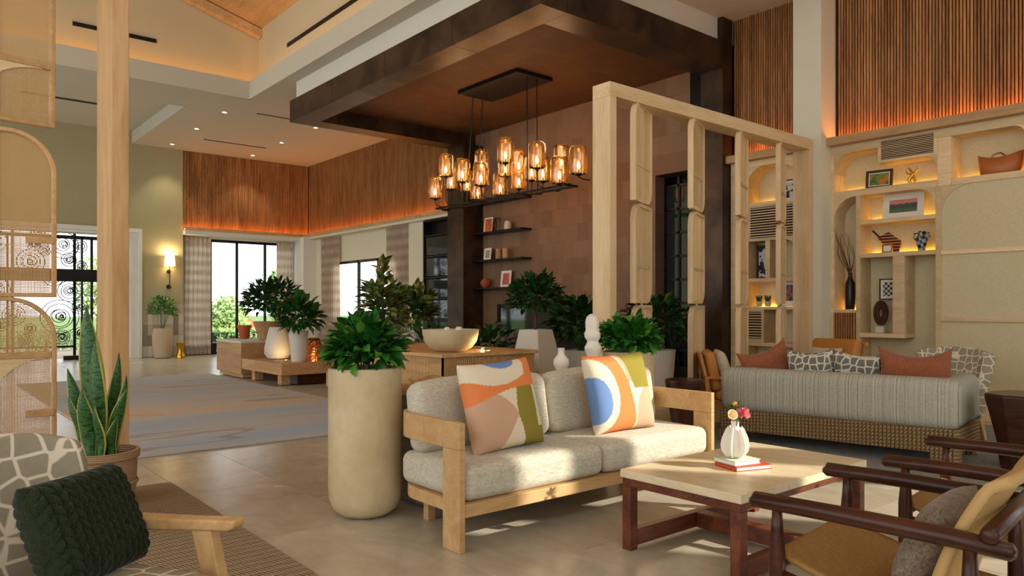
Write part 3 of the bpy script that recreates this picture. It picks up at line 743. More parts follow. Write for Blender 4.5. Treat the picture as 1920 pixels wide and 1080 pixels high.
book('pale covered book lying on the red-spined book', None, .17, .145, .022, '#dcdccb', (3.27, 2.14, .424), -.22)
v = thing('flower_vase', 'white finned ceramic bud vase on books with pink and orange flowers', 'vase', (3.265, 2.15, .447))
MB().lathe([(.02, 0), (.034, .01), (.042, .05), (.038, .10), (.024, .14), (.019, .16), (.021, .186), (.017, .186), (.015, .15)], 24, cap=False).build('body', 'white_cer', v, True)
for k in range(6):
    a = k*PI/3+.3; pts = []
    for r, z in ((.02, .0), (.045, .004), (.066, .03), (.073, .062), (.066, .10), (.046, .145), (.034, .16), (.026, .13)): pts.append((r, z))
    b = MB(); b.prism(pts, 'y', -.0035, .0035); o = b.build('fin', 'white_cer', v, bevel=.0015); o.rotation_euler = (0, 0, a)
M['pinkf'] = mat('pink petal', '#e8828a', .7); M['orangef'] = mat('orange flower', '#f0a02c', .6); M['creamf'] = mat('cream petal', '#f0d4a4', .6); M['stem'] = mat('green stem', '#3d6b2e', .6)
MB().tube([(0, 0, .12), (.0, 0, .21), (-.01, 0, .26)], .003, 6).tube([(0, 0, .12), (.02, -.02, .215)], .003, 6).tube([(0, 0, .12), (-.02, -.03, .21)], .003, 6).build('flower_stem', 'stem', v, True)
b = MB()
rg = random.Random(4)
for k in range(26):
    a = rg.uniform(0, 6.28); e = rg.uniform(-.4, 1.3); dr = Vector((math.cos(a)*math.cos(e), math.sin(a)*math.cos(e), math.sin(e))); c = Vector((.022, -.030, .222))
    q = dr.orthogonal().normalized(); r_ = dr.cross(q); pc = c+dr*.030
    b.add([c, pc+q*.019-dr*.004, pc+r_*.004+dr*.01, pc-q*.019-dr*.004], [(0, 1, 2, 3)])
b.build('pink_bloom', 'pinkf', v)
MB().lathe([(.002, -.03), (.012, -.02), (.019, 0), (.027, .012), (.024, .012), (.014, -.01)], 16, cap=False).build('cream_bloom', 'creamf', v, True)
o = v.children[-1] if False else [x for x in D.objects if x.name.startswith('cream_bloom')][-1]; o.location = (-.040, -.008, .218); o.rotation_euler = (.9, -.75, 0)
MB().lathe([(.0, -.012), (.009, -.01), (.014, 0), (.010, .010), (0, .013)], 12, cap=False, c=(-.006, -.005, .27)).build('orange_bloom', 'orangef', v, True)
b = MB()
for k in range(16):
    a = rg.uniform(0, 6.28); c = Vector((-.012, .0, .25)); dr = Vector((math.cos(a), math.sin(a), rg.uniform(.1, 1.2))).normalized(); q = dr.cross(Vector((0, 0, 1))).normalized()*.008; e = c+dr*.052
    b.add([c, c+dr*.03+q, e, c+dr*.03-q], [(0, 1, 2, 3)])
b.build('leaf_sprig', 'leafd', v)

# ================================================================= DARK TURNED LOUNGE CHAIRS
def weave(name, c1, c2, sx=150, sz=90):
    m = mat(name, c1, .75, spec=.3); n = N(m); tc = n.n('TexCoord'); sp = n.n('SeparateXYZ'); n.l(tc.outputs['UV'], sp.inputs[0])
    a = n.math('SINE', n.math('MULTIPLY', sp.outputs[0], sx*6.28)); b_ = n.math('SINE', n.math('MULTIPLY', sp.outputs[1], sz*6.28))
    h = n.math('ADD', n.math('MULTIPLY', n.math('MULTIPLY', a, b_), .5), .5)
    n.col(n.mix(h, c2, c1)); n.bump(h, .8, .004); return m
M['seatcord'] = weave('woven paper cord seat', '#b58c50', '#6b4a22', 70, 34)
M['backcord_lit'] = weave('woven paper cord back', '#dab67c', '#9a743e', 80, 34)  # same cord as the seat, lighter because the lit look is coloured in
def lounge(lab, loc, rz, cushion_lab=None):
    t = thing('lounge_chair', lab, 'chair', loc, rz, 'dark turned lounge chairs at the coffee table')
    for s in (-1, 1):
        x = .31*s
        MB().tube([(x, .372, .586), (x, .368, .582), (x, .36, .58), (x, .1, .58), (x, -.2, .575), (x, -.345, .565), (x, -.355, .565)], [.010, .019, .026, .027, .027, .024, .012], 14).build('armrest', 'dark', t, 'all')
        MB().tube([(x, .285, .57), (x, .285, .50), (x, .285, .42), (x, .285, .34), (x, .285, .2), (x, .285, .06), (x, .285, 0)], [.015, .019, .026, .027, .025, .019, .015], 12).build('leg', 'dark', t, 'all')
        MB().tube([(x, -.25, .57), (x, -.25, .45), (x, -.255, .30), (x, -.26, .12), (x, -.265, 0)], [.016, .022, .028, .022, .015], 12).build('leg', 'dark', t, 'all')
        MB().tube([(x, .285, .15), (x, 0, .15), (x, -.26, .15)], [.012, .016, .012], 10).build('side_stretcher', 'dark', t, 'all')
        MB().tube([(x, .285, .36), (x, 0, .31), (x, -.25, .27)], [.014, .018, .014], 10).build('seat_rail', 'dark', t, 'all')
    MB().tube([(-.33, .285, .385), (.33, .285, .385)], .018, 10).build('front_rail', 'dark', t, 'all')
    MB().tube([(-.345, -.30, .605), (-.335, -.30, .605), (.335, -.30, .605), (.345, -.30, .605)], [.014, .025, .025, .014], 12).build('back_rail', 'dark', t, 'all')
    def sling(u, v):
        x = (u-.5)*.57; s_ = 4*(u-.5)**2
        y = .30-.52*v; z = .415-.11*v-.05*math.sin(v*PI)*(1-s_*.6)
        return (x, y, z)
    def wrap(fn, th, name, m, us, vs_):
        b = MB(); b.grid(fn, 20, 22, us=us, vs_=vs_); me = b.mesh(name, 'all'); me.materials.append(M[m]); o = link(name, me, t)
        q = o.modifiers.new('thick', 'SOLIDIFY'); q.thickness = th; q.offset = 0; return o
    wrap(sling, .018, 'woven_seat', 'seatcord', .57, .55)
    def back(u, v):
        x = (u-.5)*.56; y = -.13-.18*v+.025*math.sin(v*PI); z = .31+.45*v+.012*math.sin(u*PI)
        y -= .03*(1-(2*u-1)**2); 
        if v > .9: y -= (v-.9)*.25; z -= (v-.9)*.2
        return (x, y, z)
    wrap(back, .03, 'woven_back', 'backcord_lit', .56, .5)
    if cushion_lab:
        p = pillow('lumbar_pillow', cushion_lab, 'bouclegrey', .44, .30, .13, (0, 0, 0), n=24, pinch=.03)
        mw = Matrix.Translation(loc) @ Matrix.Rotation(rz, 4, 'Z'); p.matrix_world = mw @ Matrix.Translation((.0, -.035, .345)) @ Matrix.Rotation(.42, 4, 'X')
        tag(p, group='boucle pillows on the dark lounge chairs')
    return t
RZ6 = math.radians(6.5)
lounge('dark turned-wood lounge chair with woven cord seat, nearest the camera', (2.50, 1.02, 0), RZ6, 'grey brown boucle pillow on the nearest dark lounge chair')
lounge('dark turned-wood lounge chair with woven cord seat, farther one beside the near chair', (3.46, 1.02, 0), RZ6)

# ================================================================= PATTERNED ARMCHAIRS
def armchair(lab, loc, rz, uv=14, sc=1.0):
    t = thing('armchair', lab, 'chair', loc, rz, 'block print armchairs'); t.scale = (sc, sc, sc)
    soft(softbox(.56, .58, .15, .06, .015, uvs=uv), 'seat_cushion', 'cell', t, (0, .06, .31))
    b = MB()
    def shell(u, v):        # curved back, wraps forward at the sides
        a = (u-.5)*2; x = .33*math.sin(a*1.25)/math.sin(1.25); y = -.36+.20*(1-math.cos(a*1.25)); z = .22+.60*v-.05*a*a*v
        y -= .17*v; return (x*(1+.06*v), y, z)
    b.grid(shell, 22, 18, us=.75*uv, vs_=.62*uv); me = b.mesh('backrest', 'all'); me.materials.append(M['cell']); o = link('backrest', me, t)
    q = o.modifiers.new('thick', 'SOLIDIFY'); q.thickness = .10; q.offset = 0; q = o.modifiers.new('bev', 'BEVEL'); q.width = .04; q.segments = 4; q.limit_method = 'ANGLE'; q.angle_limit = 1.0
    for s in (-1, 1):
        x = .315*s
        MB().prism([(-.22, .555), (-.20, .572), (.10, .588), (.25, .60), (.245, .575), (.23, .566), (.1, .555), (-.18, .53)], 'x', x-.027, x+.027).build('armrest', 'sofawood', t, bevel=.008)
        MB().prism([(.09, .558), (.16, .562), (.225, .30), (.25, .0), (.215, 0), (.165, .30)], 'x', x-.02, x+.02).build('leg', 'sofawood', t, bevel=.006)
        MB().prism([(-.20, .53), (-.13, .54), (-.22, .3), (-.34, .0), (-.375, 0), (-.29, .3)], 'x', x-.02, x+.02).build('leg', 'sofawood', t, bevel=.006)
        MB().bar((x, .21, .30), (x, -.28, .26), .03, .06).build('side_rail', 'sofawood', t, bevel=.004)
    bx(-.31, .31, .17, .21, .25, .31).build('front_rail', 'sofawood', t, bevel=.004)
    return t
AC = (.345, 2.14, .012); ARZ = math.radians(-149.8)
armchair('block print armchair with oak arms at lower left beside cane screen', AC, ARZ)
def knit(u, v):
    cols = 7; rows = 10; c = u*cols; k = math.floor(c); f = c-k; s = abs(f-.5)*2          # V stitches
    w_ = v*rows+s*.95; g = w_-math.floor(w_)
    return .022*(max(0, math.sin(s*PI))**.5)*(.25+.75*math.sin(g*PI)**.5)
kp = pillow('knit_pillow', 'dark green chunky knit pillow on the block print armchair at lower left', 'green', .36, .30, .12, (0, 0, 0), n=190, pinch=.03, disp=knit)
kp.matrix_world = Matrix.Translation(AC) @ Matrix.Rotation(ARZ, 4, 'Z') @ Matrix.Translation((-.14, -.055, .455)) @ Matrix.Rotation(PI+.25, 4, 'Z') @ Matrix.Rotation(-.40, 4, 'X') @ Matrix.Rotation(.02, 4, 'Y')

# ================================================================= GREY STRIPED SOFA (rear), rope base
S2 = thing('sofa', 'grey striped sofa on woven rope base, its back turned to the coffee table', 'sofa', (5.86, 3.0, 0), math.radians(9))
L2 = 1.9
for (y0, y1) in ((-L2/2+.0, L2/2),):
    b = MB(); 
soft(softbox(.22, L2, .39, .085, .0, uvs=1), 'backrest', 'stripe', S2, (.11, 0, .285))
for s in (-1, 1): soft(softbox(.82, .2, .388, .085, .0), 'armrest', 'stripex', S2, (.452, s*(L2/2-.097), .286))
for k in range(3): soft(softbox(.62, .49, .18, .05, .015), 'seat_cushion', 'stripe', S2, (.53, -.5+.5*k, .29))
base = MB(); 
def ropebox(x0, x1, y0, y1, z0, z1, st=.03):
    b = MB(); b.box(x0+.01, x1-.01, y0+.01, y1-.01, z0, z1)
    y = y0
    while y < y1: 
        for x in (x0, x1): b.tube([(x, y+st/2, z0), (x, y+st/2, z1)], st*.5, 6)
        y += st
    x = x0
    while x < x1:
        for yy in (y0, y1): b.tube([(x+st/2, yy, z0), (x+st/2, yy, z1)], st*.5, 6)
        x += st
    return b
tag(ropebox(.02, .84, -L2/2+.02, L2/2-.02, .12, .30).build('woven_base', 'rope', S2, True), 'brown woven rope base band', kind='stuff')
for x in (.08, .78):
    for y in (-L2/2+.1, L2/2-.1): ropebox(x-.06, x+.06, y-.08, y+.08, .012, .12).build('leg', 'rope', S2, True)
def on2(x, y, z): c_, s_ = math.cos(.157), math.sin(.157); return (5.86+x*c_-y*s_, 3.0+x*s_+y*c_, z)
q2 = .157+PI/2
for lab, m, x, y, w_, h_, rz, roll, sl_p, g in (
    ('rust pillow at the left end of the grey striped sofa, corner up', 'rust', .34, .56, .44, .42, q2+.5, .35, .06, None),
    ('grey leaf-print pillow, left one, over the grey sofa back', 'cellg', .30, .20, .40, .38, q2, .05, .03, 'grey leaf-print pillows'),
    ('grey leaf-print pillow, right one, beside the large rust pillow', 'cellg', .36, -.13, .40, .37, q2, -.08, .03, 'grey leaf-print pillows'),
    ('large rust pillow with dented top at right end of the grey striped sofa', 'rust', .30, -.60, .54, .42, q2-.05, 0, .07, None)):
    pillow('throw_pillow', lab, m, w_, h_, .17, on2(x, y, .485), rz, .22 if m != 'rust' else .18, roll, g, n=30, slump=sl_p, uvs=12)
# other seating around it
armchair('block print armchair behind the right end of the grey striped sofa', (7.28, 2.78, .012), math.radians(78), sc=1.0)
def slatchair(lab, loc, rz, sc_=1):
    t = thing('slatted_armchair', lab, 'chair', loc, rz, 'tan leather armchairs behind the grey sofa'); t.scale = (sc_, sc_, sc_)
    soft(softbox(.58, .56, .13, .05, .01), 'seat_cushion', 'leather', t, (0, .04, .31))
    o = soft(softbox(.60, .11, .44, .045, 0), 'back_cushion', 'leather', t, (0, -.22, .42), (.22, 0, 0))
    for i in range(9): MB().bar((-.28+.07*i, -.27, .28), (-.28+.07*i, -.40, .80), .018, .03).build('back_slat', 'leatherwood', t)
    MB().bar((-.32, -.40, .80), (.32, -.40, .80), .03, .04).build('top_rail', 'leatherwood', t); MB().bar((-.32, -.27, .28), (.32, -.27, .28), .03, .04).build('back_rail', 'leatherwood', t)
    for s in (-1, 1):
        bx(s*.31-.02, s*.31+.02, .26, .30, 0, .56).build('leg', 'leatherwood', t); MB().bar((s*.31, -.3, 0), (s*.31, -.34, .56), .04, .04).build('leg', 'leatherwood', t)
        bx(s*.31-.03, s*.31+.03, -.36, .31, .56, .585).build('armrest', 'leatherwood', t)
        bx(s*.31-.015, s*.31+.015, -.3, .27, .26, .30).build('side_rail', 'leatherwood', t)
    return t
M['leatherwood'] = wood('orange oak', '#c98a4c', '#a86a34', 'z', .45)
slatchair('tan leather chair with slatted back standing by the wooden screen', (6.50, 4.27, .012), math.radians(-140), .9)
pillow('throw_pillow', 'pale cream pillow leaning in the slatted leather chair by the screen', 'creamfab', .4, .34, .13, (6.44, 4.33, .46), math.radians(40), .3, 0)
slatchair('tan leather chair facing the grey sofa in front of the bookcase', (7.85, 4.12, .012), math.radians(78), 1)
pillow('throw_pillow', 'cream boucle pillow on the leather chair before the bookcase', 'creamfab', .42, .32, .13, (7.95, 4.13, .46), math.radians(78+180), .28, 0)
# drum / stump tables
def stump(lab, loc, r, h, m, n=10, tw=.2):
    t = thing('side_table', lab, 'side table', loc)
    MB().lathe([(r*.62, 0), (r*.66, .03), (r*.72, h*.35), (r*.9, h*.75), (r, h-.03), (r*.99, h-.005), (r*.95, h)], n, fn=lambda a, z: 1+.05*math.sin(3*a+.6)).build('block', m, t, True, bevel=.006)
    MB().bar((-.0, 0, h+.0005), (r*.9, -.02, h+.0005), .006, .001).build('crack', 'black', t); return t
stump('faceted dark wood stump table at the right end of the grey sofa', (6.42, 1.74, .012), .28, .56, 'dark', 9)
stump('round dark wood drum table between the screen and the grey sofa', (5.42, 4.08, .012), .17, .56, 'dark', 28)
# rugs
m = M['jute'] = mat('woven jute rug', '#7a6850', .95, spec=.1); n = N(m); tc = n.n('TexCoord'); mp = n.n('Mapping'); n.l(tc.outputs['Object'], mp.inputs[0]); sp = n.n('SeparateXYZ'); n.l(mp.outputs[0], sp.inputs[0])
sx_ = n.math('ADD', n.math('MULTIPLY', n.math('SINE', n.math('MULTIPLY', sp.outputs[1], 95)), .5), .5)
sa = n.math('SINE', n.math('ADD', n.math('MULTIPLY', sp.outputs[0], 330), n.math('MULTIPLY', sp.outputs[1], 140))); h_ = n.math('ADD', n.math('MULTIPLY', n.math('MULTIPLY', sa, .5), sx_), .5)
n.col(n.ramp(h_, [(.25, '#5c4c3c'), (.5, '#9a876c'), (.8, '#bca98c')])); n.bump(h_, .9, .01)
tag(bx(-1.9, 1.45, .6, 5.4, 0, .012).build('jute_rug', 'jute', bevel=.004), 'brown woven jute rug under the armchair and cane screen', 'rug')
m = M['rug'] = mat('blue grey abstract rug', '#8a8e92', .95, spec=.1); n = N(m)
v_ = n.coord((.22, 1, 1), (0, 0, .25)); f = n.noise(v_, .75, 3, .5, .8); c = n.ramp(f, [(.34, '#d8b89e'), (.41, '#ccc2b2'), (.46, '#b9c0c8'), (.56, '#bcbebb'), (.62, '#a9bad2'), (.72, '#c6c0b0')])
f2 = n.noise(n.coord((.16, 1, 1), (0, 0, -.12)), .9, 2, .5, 1.0); ln = n.ramp(n.math('ABSOLUTE', n.math('SUBTRACT', f2, .5)), [(.0, (1, 1, 1, 1)), (.006, (1, 1, 1, 1)), (.010, (0, 0, 0, 1))])
g = n.noise(n.coord((1, 14, 1)), 26, 3); c = n.mix(n.math('MULTIPLY', ln, .45), c, '#96705c'); n.col(n.mix(n.math('MULTIPLY', g, .3), c, '#7c7f7c')); n.bump(g, .3, .004)
tag(bx(1.45, 4.42, 6.46, 14.0, 0, .014).build('abstract_rug', 'rug', bevel=.004), 'large blue grey and clay abstract rug in the middle of the lobby', 'rug')
m = M['rug2'] = fabric('grey flecked rug', '#8c8a80', '#55534c', 60, stretch=(1, 6, 1))
tag(bx(5.2, 8.6, 1.2, 4.55, 0, .012).build('grey_rug', 'rug2', bevel=.004), 'grey flecked rug under the striped sofa', 'rug')
# ================================================================= PLANTS
def leaf_mesh(name, L, W, m, droop=.3, fold=.25, nseg=4, tip=1.6):
    b = MB(); vs = []; fs = []
    for i in range(nseg+1):
        t = i/nseg; wd = W/2*math.sin(PI*min(1, t**.8*.96+.04))**.8*(1 if t < 1 else .05); y = L*t; z = -droop*L*t*t
        vs += [(-wd, y, z+fold*wd), (0, y, z), (wd, y, z+fold*wd)]
    for i in range(nseg):
        for k in (0, 1): fs.append((3*i+k, 3*i+k+1, 3*i+k+4, 3*i+k+3))
    b.add(vs, fs); me = b.mesh(name, 'all'); me.materials.append(M[m]); return me
LM = {}
for nm, m in (('g', 'leaf'), ('d', 'leafd'), ('v', 'leafv')):
    LM[nm] = [leaf_mesh('leaf', .10, .058, m, .35, .25), leaf_mesh('leaf', .085, .052, m, .7, .15), leaf_mesh('leaf', .11, .056, m, .2, .3)]
def leaf_mat(c, out, size, rg, up=.5):
    d = (out+Vector((rg.uniform(-.5, .5), rg.uniform(-.5, .5), rg.uniform(-.3, .6)+up*.4))).normalized()
    q = d.to_track_quat('Y', 'Z').to_matrix().to_4x4()
    return Matrix.Translation(c) @ q @ Matrix.Rotation(rg.uniform(-.7, .7), 4, 'Y') @ Matrix.Scale(size, 4)
def foliage(t, c, rad, n, kind='g', size=1., seed=0, single=True, stems=8, base=(0, 0, 0), hollow=.55):
    rg = random.Random(seed); c = Vector(c); b = MB(); sb = MB(); base = Vector(base)
    for k in range(n):
        a = rg.uniform(0, 2*PI); ce = rg.uniform(-.55, 1); r = hollow+(1-hollow)*rg.random()**.6; sn = math.sqrt(max(0, 1-ce*ce))
        dr = Vector((math.cos(a)*sn, math.sin(a)*sn, ce)); p = c+Vector((dr.x*rad[0], dr.y*rad[1], dr.z*rad[2]))*r
        mw = leaf_mat(p, dr, size*rg.uniform(.75, 1.25), rg)
        if single:
            o = D.objects.new('leaf', rg.choice(LM[kind])); COL.objects.link(o); o.parent = t; o.matrix_local = mw
        else:
            me = rg.choice(LM[kind]); k0 = len(b.v); b.v += [tuple(mw @ v.co) for v in me.vertices]; b.f += [tuple(k0+i for i in p_.vertices) for p_ in me.polygons]
    for k in range(stems):
        a = rg.uniform(0, 2*PI); e = c+Vector((math.cos(a)*rad[0]*rg.uniform(.2, .8), math.sin(a)*rad[1]*rg.uniform(.2, .8), rad[2]*rg.uniform(.2, .8)))
        m_ = (base+e)/2+Vector((rg.uniform(-.02, .02), rg.uniform(-.02, .02), 0)); sb.tube([base+Vector((math.cos(a)*.03, math.sin(a)*.03, 0)), m_, e], [.005*size, .004*size, .002*size], 5)
    if stems: sb.build('stems', 'stem', t)
    if not single: tag(b.build('foliage', {'g': 'leaf', 'd': 'leafd', 'v': 'leafv'}[kind], t, 'all'), kind='stuff')
def pot(t, prof, m, soil_r, soil_z, n=40, fn=None, bevel=0, smooth='x'):
    MB().lathe(prof, n, fn=fn).build('pot', m, t, True if smooth else False, bevel=bevel)
    b = MB(); b.lathe([(soil_r, soil_z-.01), (soil_r, soil_z), (soil_r*.6, soil_z+.012), (0, soil_z+.015)], 24); b.build('soil', 'soil', t, True)
PR = [(.10, 0), (.145, .012), (.185, .045), (.207, .10), (.212, .18), (.212, .855), (.20, .86), (.195, .855), (.195, .80)]
t = thing('potted_plant', 'tall sand-coloured cylinder planter with glossy green plant left of the oak sofa', 'potted plant', (2.11, 3.87, 0), 0, 'tall cylinder planters at the ends of the console')
pot(t, PR, 'concrete', .195, .82); foliage(t, (0, 0, .975), (.20, .20, .17), 290, 'g', .85, 1, base=(0, 0, .82), hollow=.25); foliage(t, (0, 0, .965), (.20, .20, .17), 420, 'g', .8, 31, single=False, stems=0, hollow=.0)
t = thing('potted_plant', 'tall cream cylinder planter with bright green plant behind right end of the oak sofa', 'potted plant', (4.53, 3.97, 0), 0, 'tall cylinder planters at the ends of the console')
pot(t, [(r*.98, z) for r, z in PR], 'concrete', .19, .82); foliage(t, (0, 0, .965), (.25, .25, .15), 290, 'g', .85, 2, base=(0, 0, .82), hollow=.25); foliage(t, (0, 0, .95), (.24, .24, .15), 420, 'g', .8, 32, single=False, stems=0, hollow=.0)
# snake plant
m = M['snake'] = mat('snake plant leaf', '#2c5a24', .4); n = N(m); tc = n.n('TexCoord'); sp = n.n('SeparateXYZ'); n.l(tc.outputs['UV'], sp.inputs[0])
ed = n.math('ABSOLUTE', n.math('SUBTRACT', sp.outputs[0], .5)); mp = n.n('Mapping'); n.l(tc.outputs['UV'], mp.inputs[0]); mp.inputs['Scale'].default_value = (1.5, 26, 1)
bands = n.ramp(n.noise(mp.outputs[0], 1.3, 3, .6, .6), [(.4, '#16361a'), (.52, '#3f7030'), (.6, '#1e4520')])
n.col(n.mix(n.ramp(ed, [(.41, (0, 0, 0, 1)), (.43, (1, 1, 1, 1))]), bands, '#b8b45a'))
t = thing('potted_plant', 'snake plant in a ribbed clay pot beside the square oak post', 'potted plant', (.855, 4.48, .012))
pot(t, [(.14, 0), (.15, .01), (.165, .2), (.172, .38), (.184, .385), (.184, .425), (.165, .425), (.16, .38)], 'basket', .162, .385)
MB().lathe([(.172, .24), (.178, .25), (.172, .26)], 40, cap=False).build('rib', 'basket', t, True)
RIGHT = Vector((C, -S, 0)); FWD = Vector((S, C, 0))
def snake(x0, d0, x1, d1, h, w, tw=0, curve=.0):
    b = MB(); a = RIGHT*x0+FWD*d0+Vector((0, 0, .37)); e = RIGHT*x1+FWD*d1+Vector((0, 0, .37+h)); nn = 14
    side = (RIGHT*math.cos(tw)+FWD*math.sin(tw)); nor = (FWD*math.cos(tw)-RIGHT*math.sin(tw))
    def fn(u, v):
        p = a.lerp(e, v)+ (e-a).cross(FWD).normalized()*curve*math.sin(v*PI)
        ww = w*(.62+.38*math.sin(min(1, v*1.9)*PI/2))*(1-max(0, (v-.55)/.45)**1.8)+.002; s_ = (u-.5)*2
        return tuple(p+side*ww/2*s_+nor*(-.28*ww*(1-s_*s_)+.02*math.sin(v*5)))
    b.grid(fn, 6, nn); me = b.mesh('leaf', 'all'); me.materials.append(M['snake']); o = link('leaf', me, t); q = o.modifiers.new('s', 'SOLIDIFY'); q.thickness = .004
for a in ((-.03, 0, -.09, .02, .84, .125, .2, .0), (.0, -.05, .0, -.04, .66, .10, -.2, 0), (-.07, -.02, -.175, -.02, .50, .075, .5, -.01), (-.04, -.07, -.13, -.06, .36, .07, -.3, 0), (.02, .04, .05, .06, .58, .07, .9, 0),
          (.06, -.03, .17, -.06, .40, .07, .4, .02), (.05, .03, .11, .02, .46, .06, 1.0, .0), (-.02, -.09, -.03, -.12, .40, .09, .1, 0), (.09, -.05, .13, -.1, .25, .05, .6, .02), (.03, -.09, .04, -.11, .31, .07, -.4, 0)):
    snake(*a)

# ---- objects on the console
t = thing('vase', 'small white gourd-shaped ceramic vase on the console', 'vase', (3.72, 3.90, .70))
MB().lathe([(.05, 0), (.058, .01), (.045, .03), (.03, .045), (.045, .07), (.058, .10), (.055, .13), (.035, .155), (.024, .17), (.023, .20), (.027, .215), (.02, .215)], 28).build('body', 'white_cer', t, True)
for k, (dx, dy, r_) in enumerate(((.10, -.03, .028), (.15, -.05, .02), (.19, -.02, .024))):
    b = MB(); b.lathe([(r_*.7, 0), (r_, r_*.6), (r_*.7, r_*1.3), (0, r_*1.7)], 14, fn=lambda a, z: 1+.18*math.sin(4*a)); o = b.build('ceramic_bud', 'white_cer', None, True); o.location = (3.72+dx, 3.90+dy, .70)
    tag(o, ['largest of the small white ceramic buds beside the gourd vase', 'middle small white ceramic bud between the gourd vase and sculpture', 'small white ceramic bud next to the stacked sculpture'][k], 'ornament', 'small ceramic buds on the console')
sc_ = thing('sculpture', 'tall white stacked knobbly ceramic sculpture on the console', 'sculpture', (4.13, 3.98, .70))
MB().lathe([(.07, 0), (.085, .01), (.088, .04), (.075, .06), (.085, .08), (.086, .10), (.06, .125), (.045, .14), (.062, .17), (.068, .20), (.048, .235), (.042, .25), (.06, .28), (.062, .31), (.05, .335), (.052, .36), (.054, .40), (.045, .44), (.02, .46), (0, .462)], 28, fn=lambda a, z: 1+.07*math.sin(3*a+z*20)).build('body', 'white_cer', sc_, True)
t = thing('carved_tray', 'low golden carved bowl with wavy rim behind the sofa back', 'bowl', (2.72, 3.95, .70))
b = MB(); N_ = 48; vs = []; fs = []
prof = [(.0, .01), (.16, .012), (.22, .03), (.25, .045), (.255, .05), (.245, .048), (.22, .04), (.15, .025), (0, .022)]
for r, z in prof:
    for k in range(N_): a = 2*PI*k/N_; vs.append((r*math.cos(a), r*.55*math.sin(a), z*(1+.25*math.sin(5*a)*(r/.28))))
for i in range(len(prof)-1):
    for k in range(N_): fs.append((i*N_+k, i*N_+(k+1) % N_, (i+1)*N_+(k+1) % N_, (i+1)*N_+k))
b.add(vs, fs); b.build('bowl', 'oakd', t, 'all')

# ================================================================= DISPLAY ISLAND
isl = thing('display_island', 'oak display island with ribbed sides carrying the big bowl', 'counter', (4.15, 6.05, 0))
IW, IL = 1.22, 2.2
bx(-.03, IW+.03, -.03, IL, .715, .75).build('counter_top', 'oakd', isl, bevel=.003)
bx(.02, IW-.02, .02, IL-.02, 0, .715).build('carcass', 'walnut', isl)  # dark wood colour stands in for shade in the grooves between ribs
b = MB(); x = 0
while x < IW-.01: b.box(x, x+.017, 0, .02, .05, .715); x += .024
tag(b.build('front_ribs', 'oakd', isl), kind='stuff'); b = MB(); y = 0
while y < IL-.02: b.box(0, .02, y, y+.017, .05, .715); y += .024
tag(b.build('side_ribs', 'oakd', isl), kind='stuff')
t = thing('display_bowl', 'large shallow sand-coloured bowl planter on ribbed display island', 'bowl', (4.48, 6.38, .75))
MB().lathe([(.12, 0), (.15, .005), (.22, .04), (.275, .11), (.295, .19), (.30, .235), (.285, .235), (.28, .19), (.20, .06), (0, .04)], 48, cap=False).build('bowl', 'concrete', t, True)
for k, (x, y) in enumerate(((-.08, -.05), (.05, -.1), (.1, .0))):
    MB().lathe([(.02, .10), (.035, .2), (.028, .25), (.01, .262)], 8).build('crystal', 'white_cer', t, False).location = (x, y, 0)
l = D.lights.new('uplight_beam', 'SPOT'); l.energy = 7; l.color = (1, .62, .25); l.spot_size = 2.2; l.spot_blend = .8; l.shadow_soft_size = .03
def uplight(lab, loc, e=5, tilt=(0, 0, 0), tgt=None):
    t = thing('uplight', lab, 'light', loc); MB().lathe([(.028, 0), (.032, .004), (.03, .012), (.02, .014)], 14).build('housing', 'gold', t, True); MB().lathe([(0, .0145), (.019, .0145)], 14, cap=False).build('lens', 'lamp', t)
    l = D.lights.new('uplight_beam', 'SPOT'); l.energy = e; l.color = (1, .66, .3); l.spot_size = 1.9; l.spot_blend = .8; l.shadow_soft_size = .02
    q = D.objects.new('uplight_beam', l); COL.objects.link(q); q.location = (0, 0, .03); q.parent = t
    d_ = Vector(tgt)-Vector(loc) if tgt else Vector((0, 0, 1)); q.rotation_euler = d_.to_track_quat('-Z', 'Y').to_euler(); return t
uplight('small amber uplight before the big bowl on the island', (4.75, 6.08, .75), 5, tgt=(4.5, 6.4, .88))
uplight('small amber uplight right of the big bowl on the island', (5.0, 6.5, .75), 5, tgt=(4.5, 6.38, .86))
# back shelf of island (bench with cushions and bottles)
bench = thing('bench_seat', 'brown upholstered bench seat behind the display island', 'bench', (6.85, 9.95, 0))
bx(-.5, .5, -1.4, .4, 0, .42).build('base', 'tan', bench, bevel=.004)
for k in range(3): soft(softbox(.5, .55, .12, .04, .01), 'seat_cushion', 'bouclebrown' if 'bouclebrown' in M else 'bouclegrey', bench, (.1, -1.1+.57*k, .42))
for k in range(3): soft(softbox(.14, .52, .34, .05, .01), 'back_cushion', 'bouclegrey', bench, (.38, -1.1+.57*k, .52))
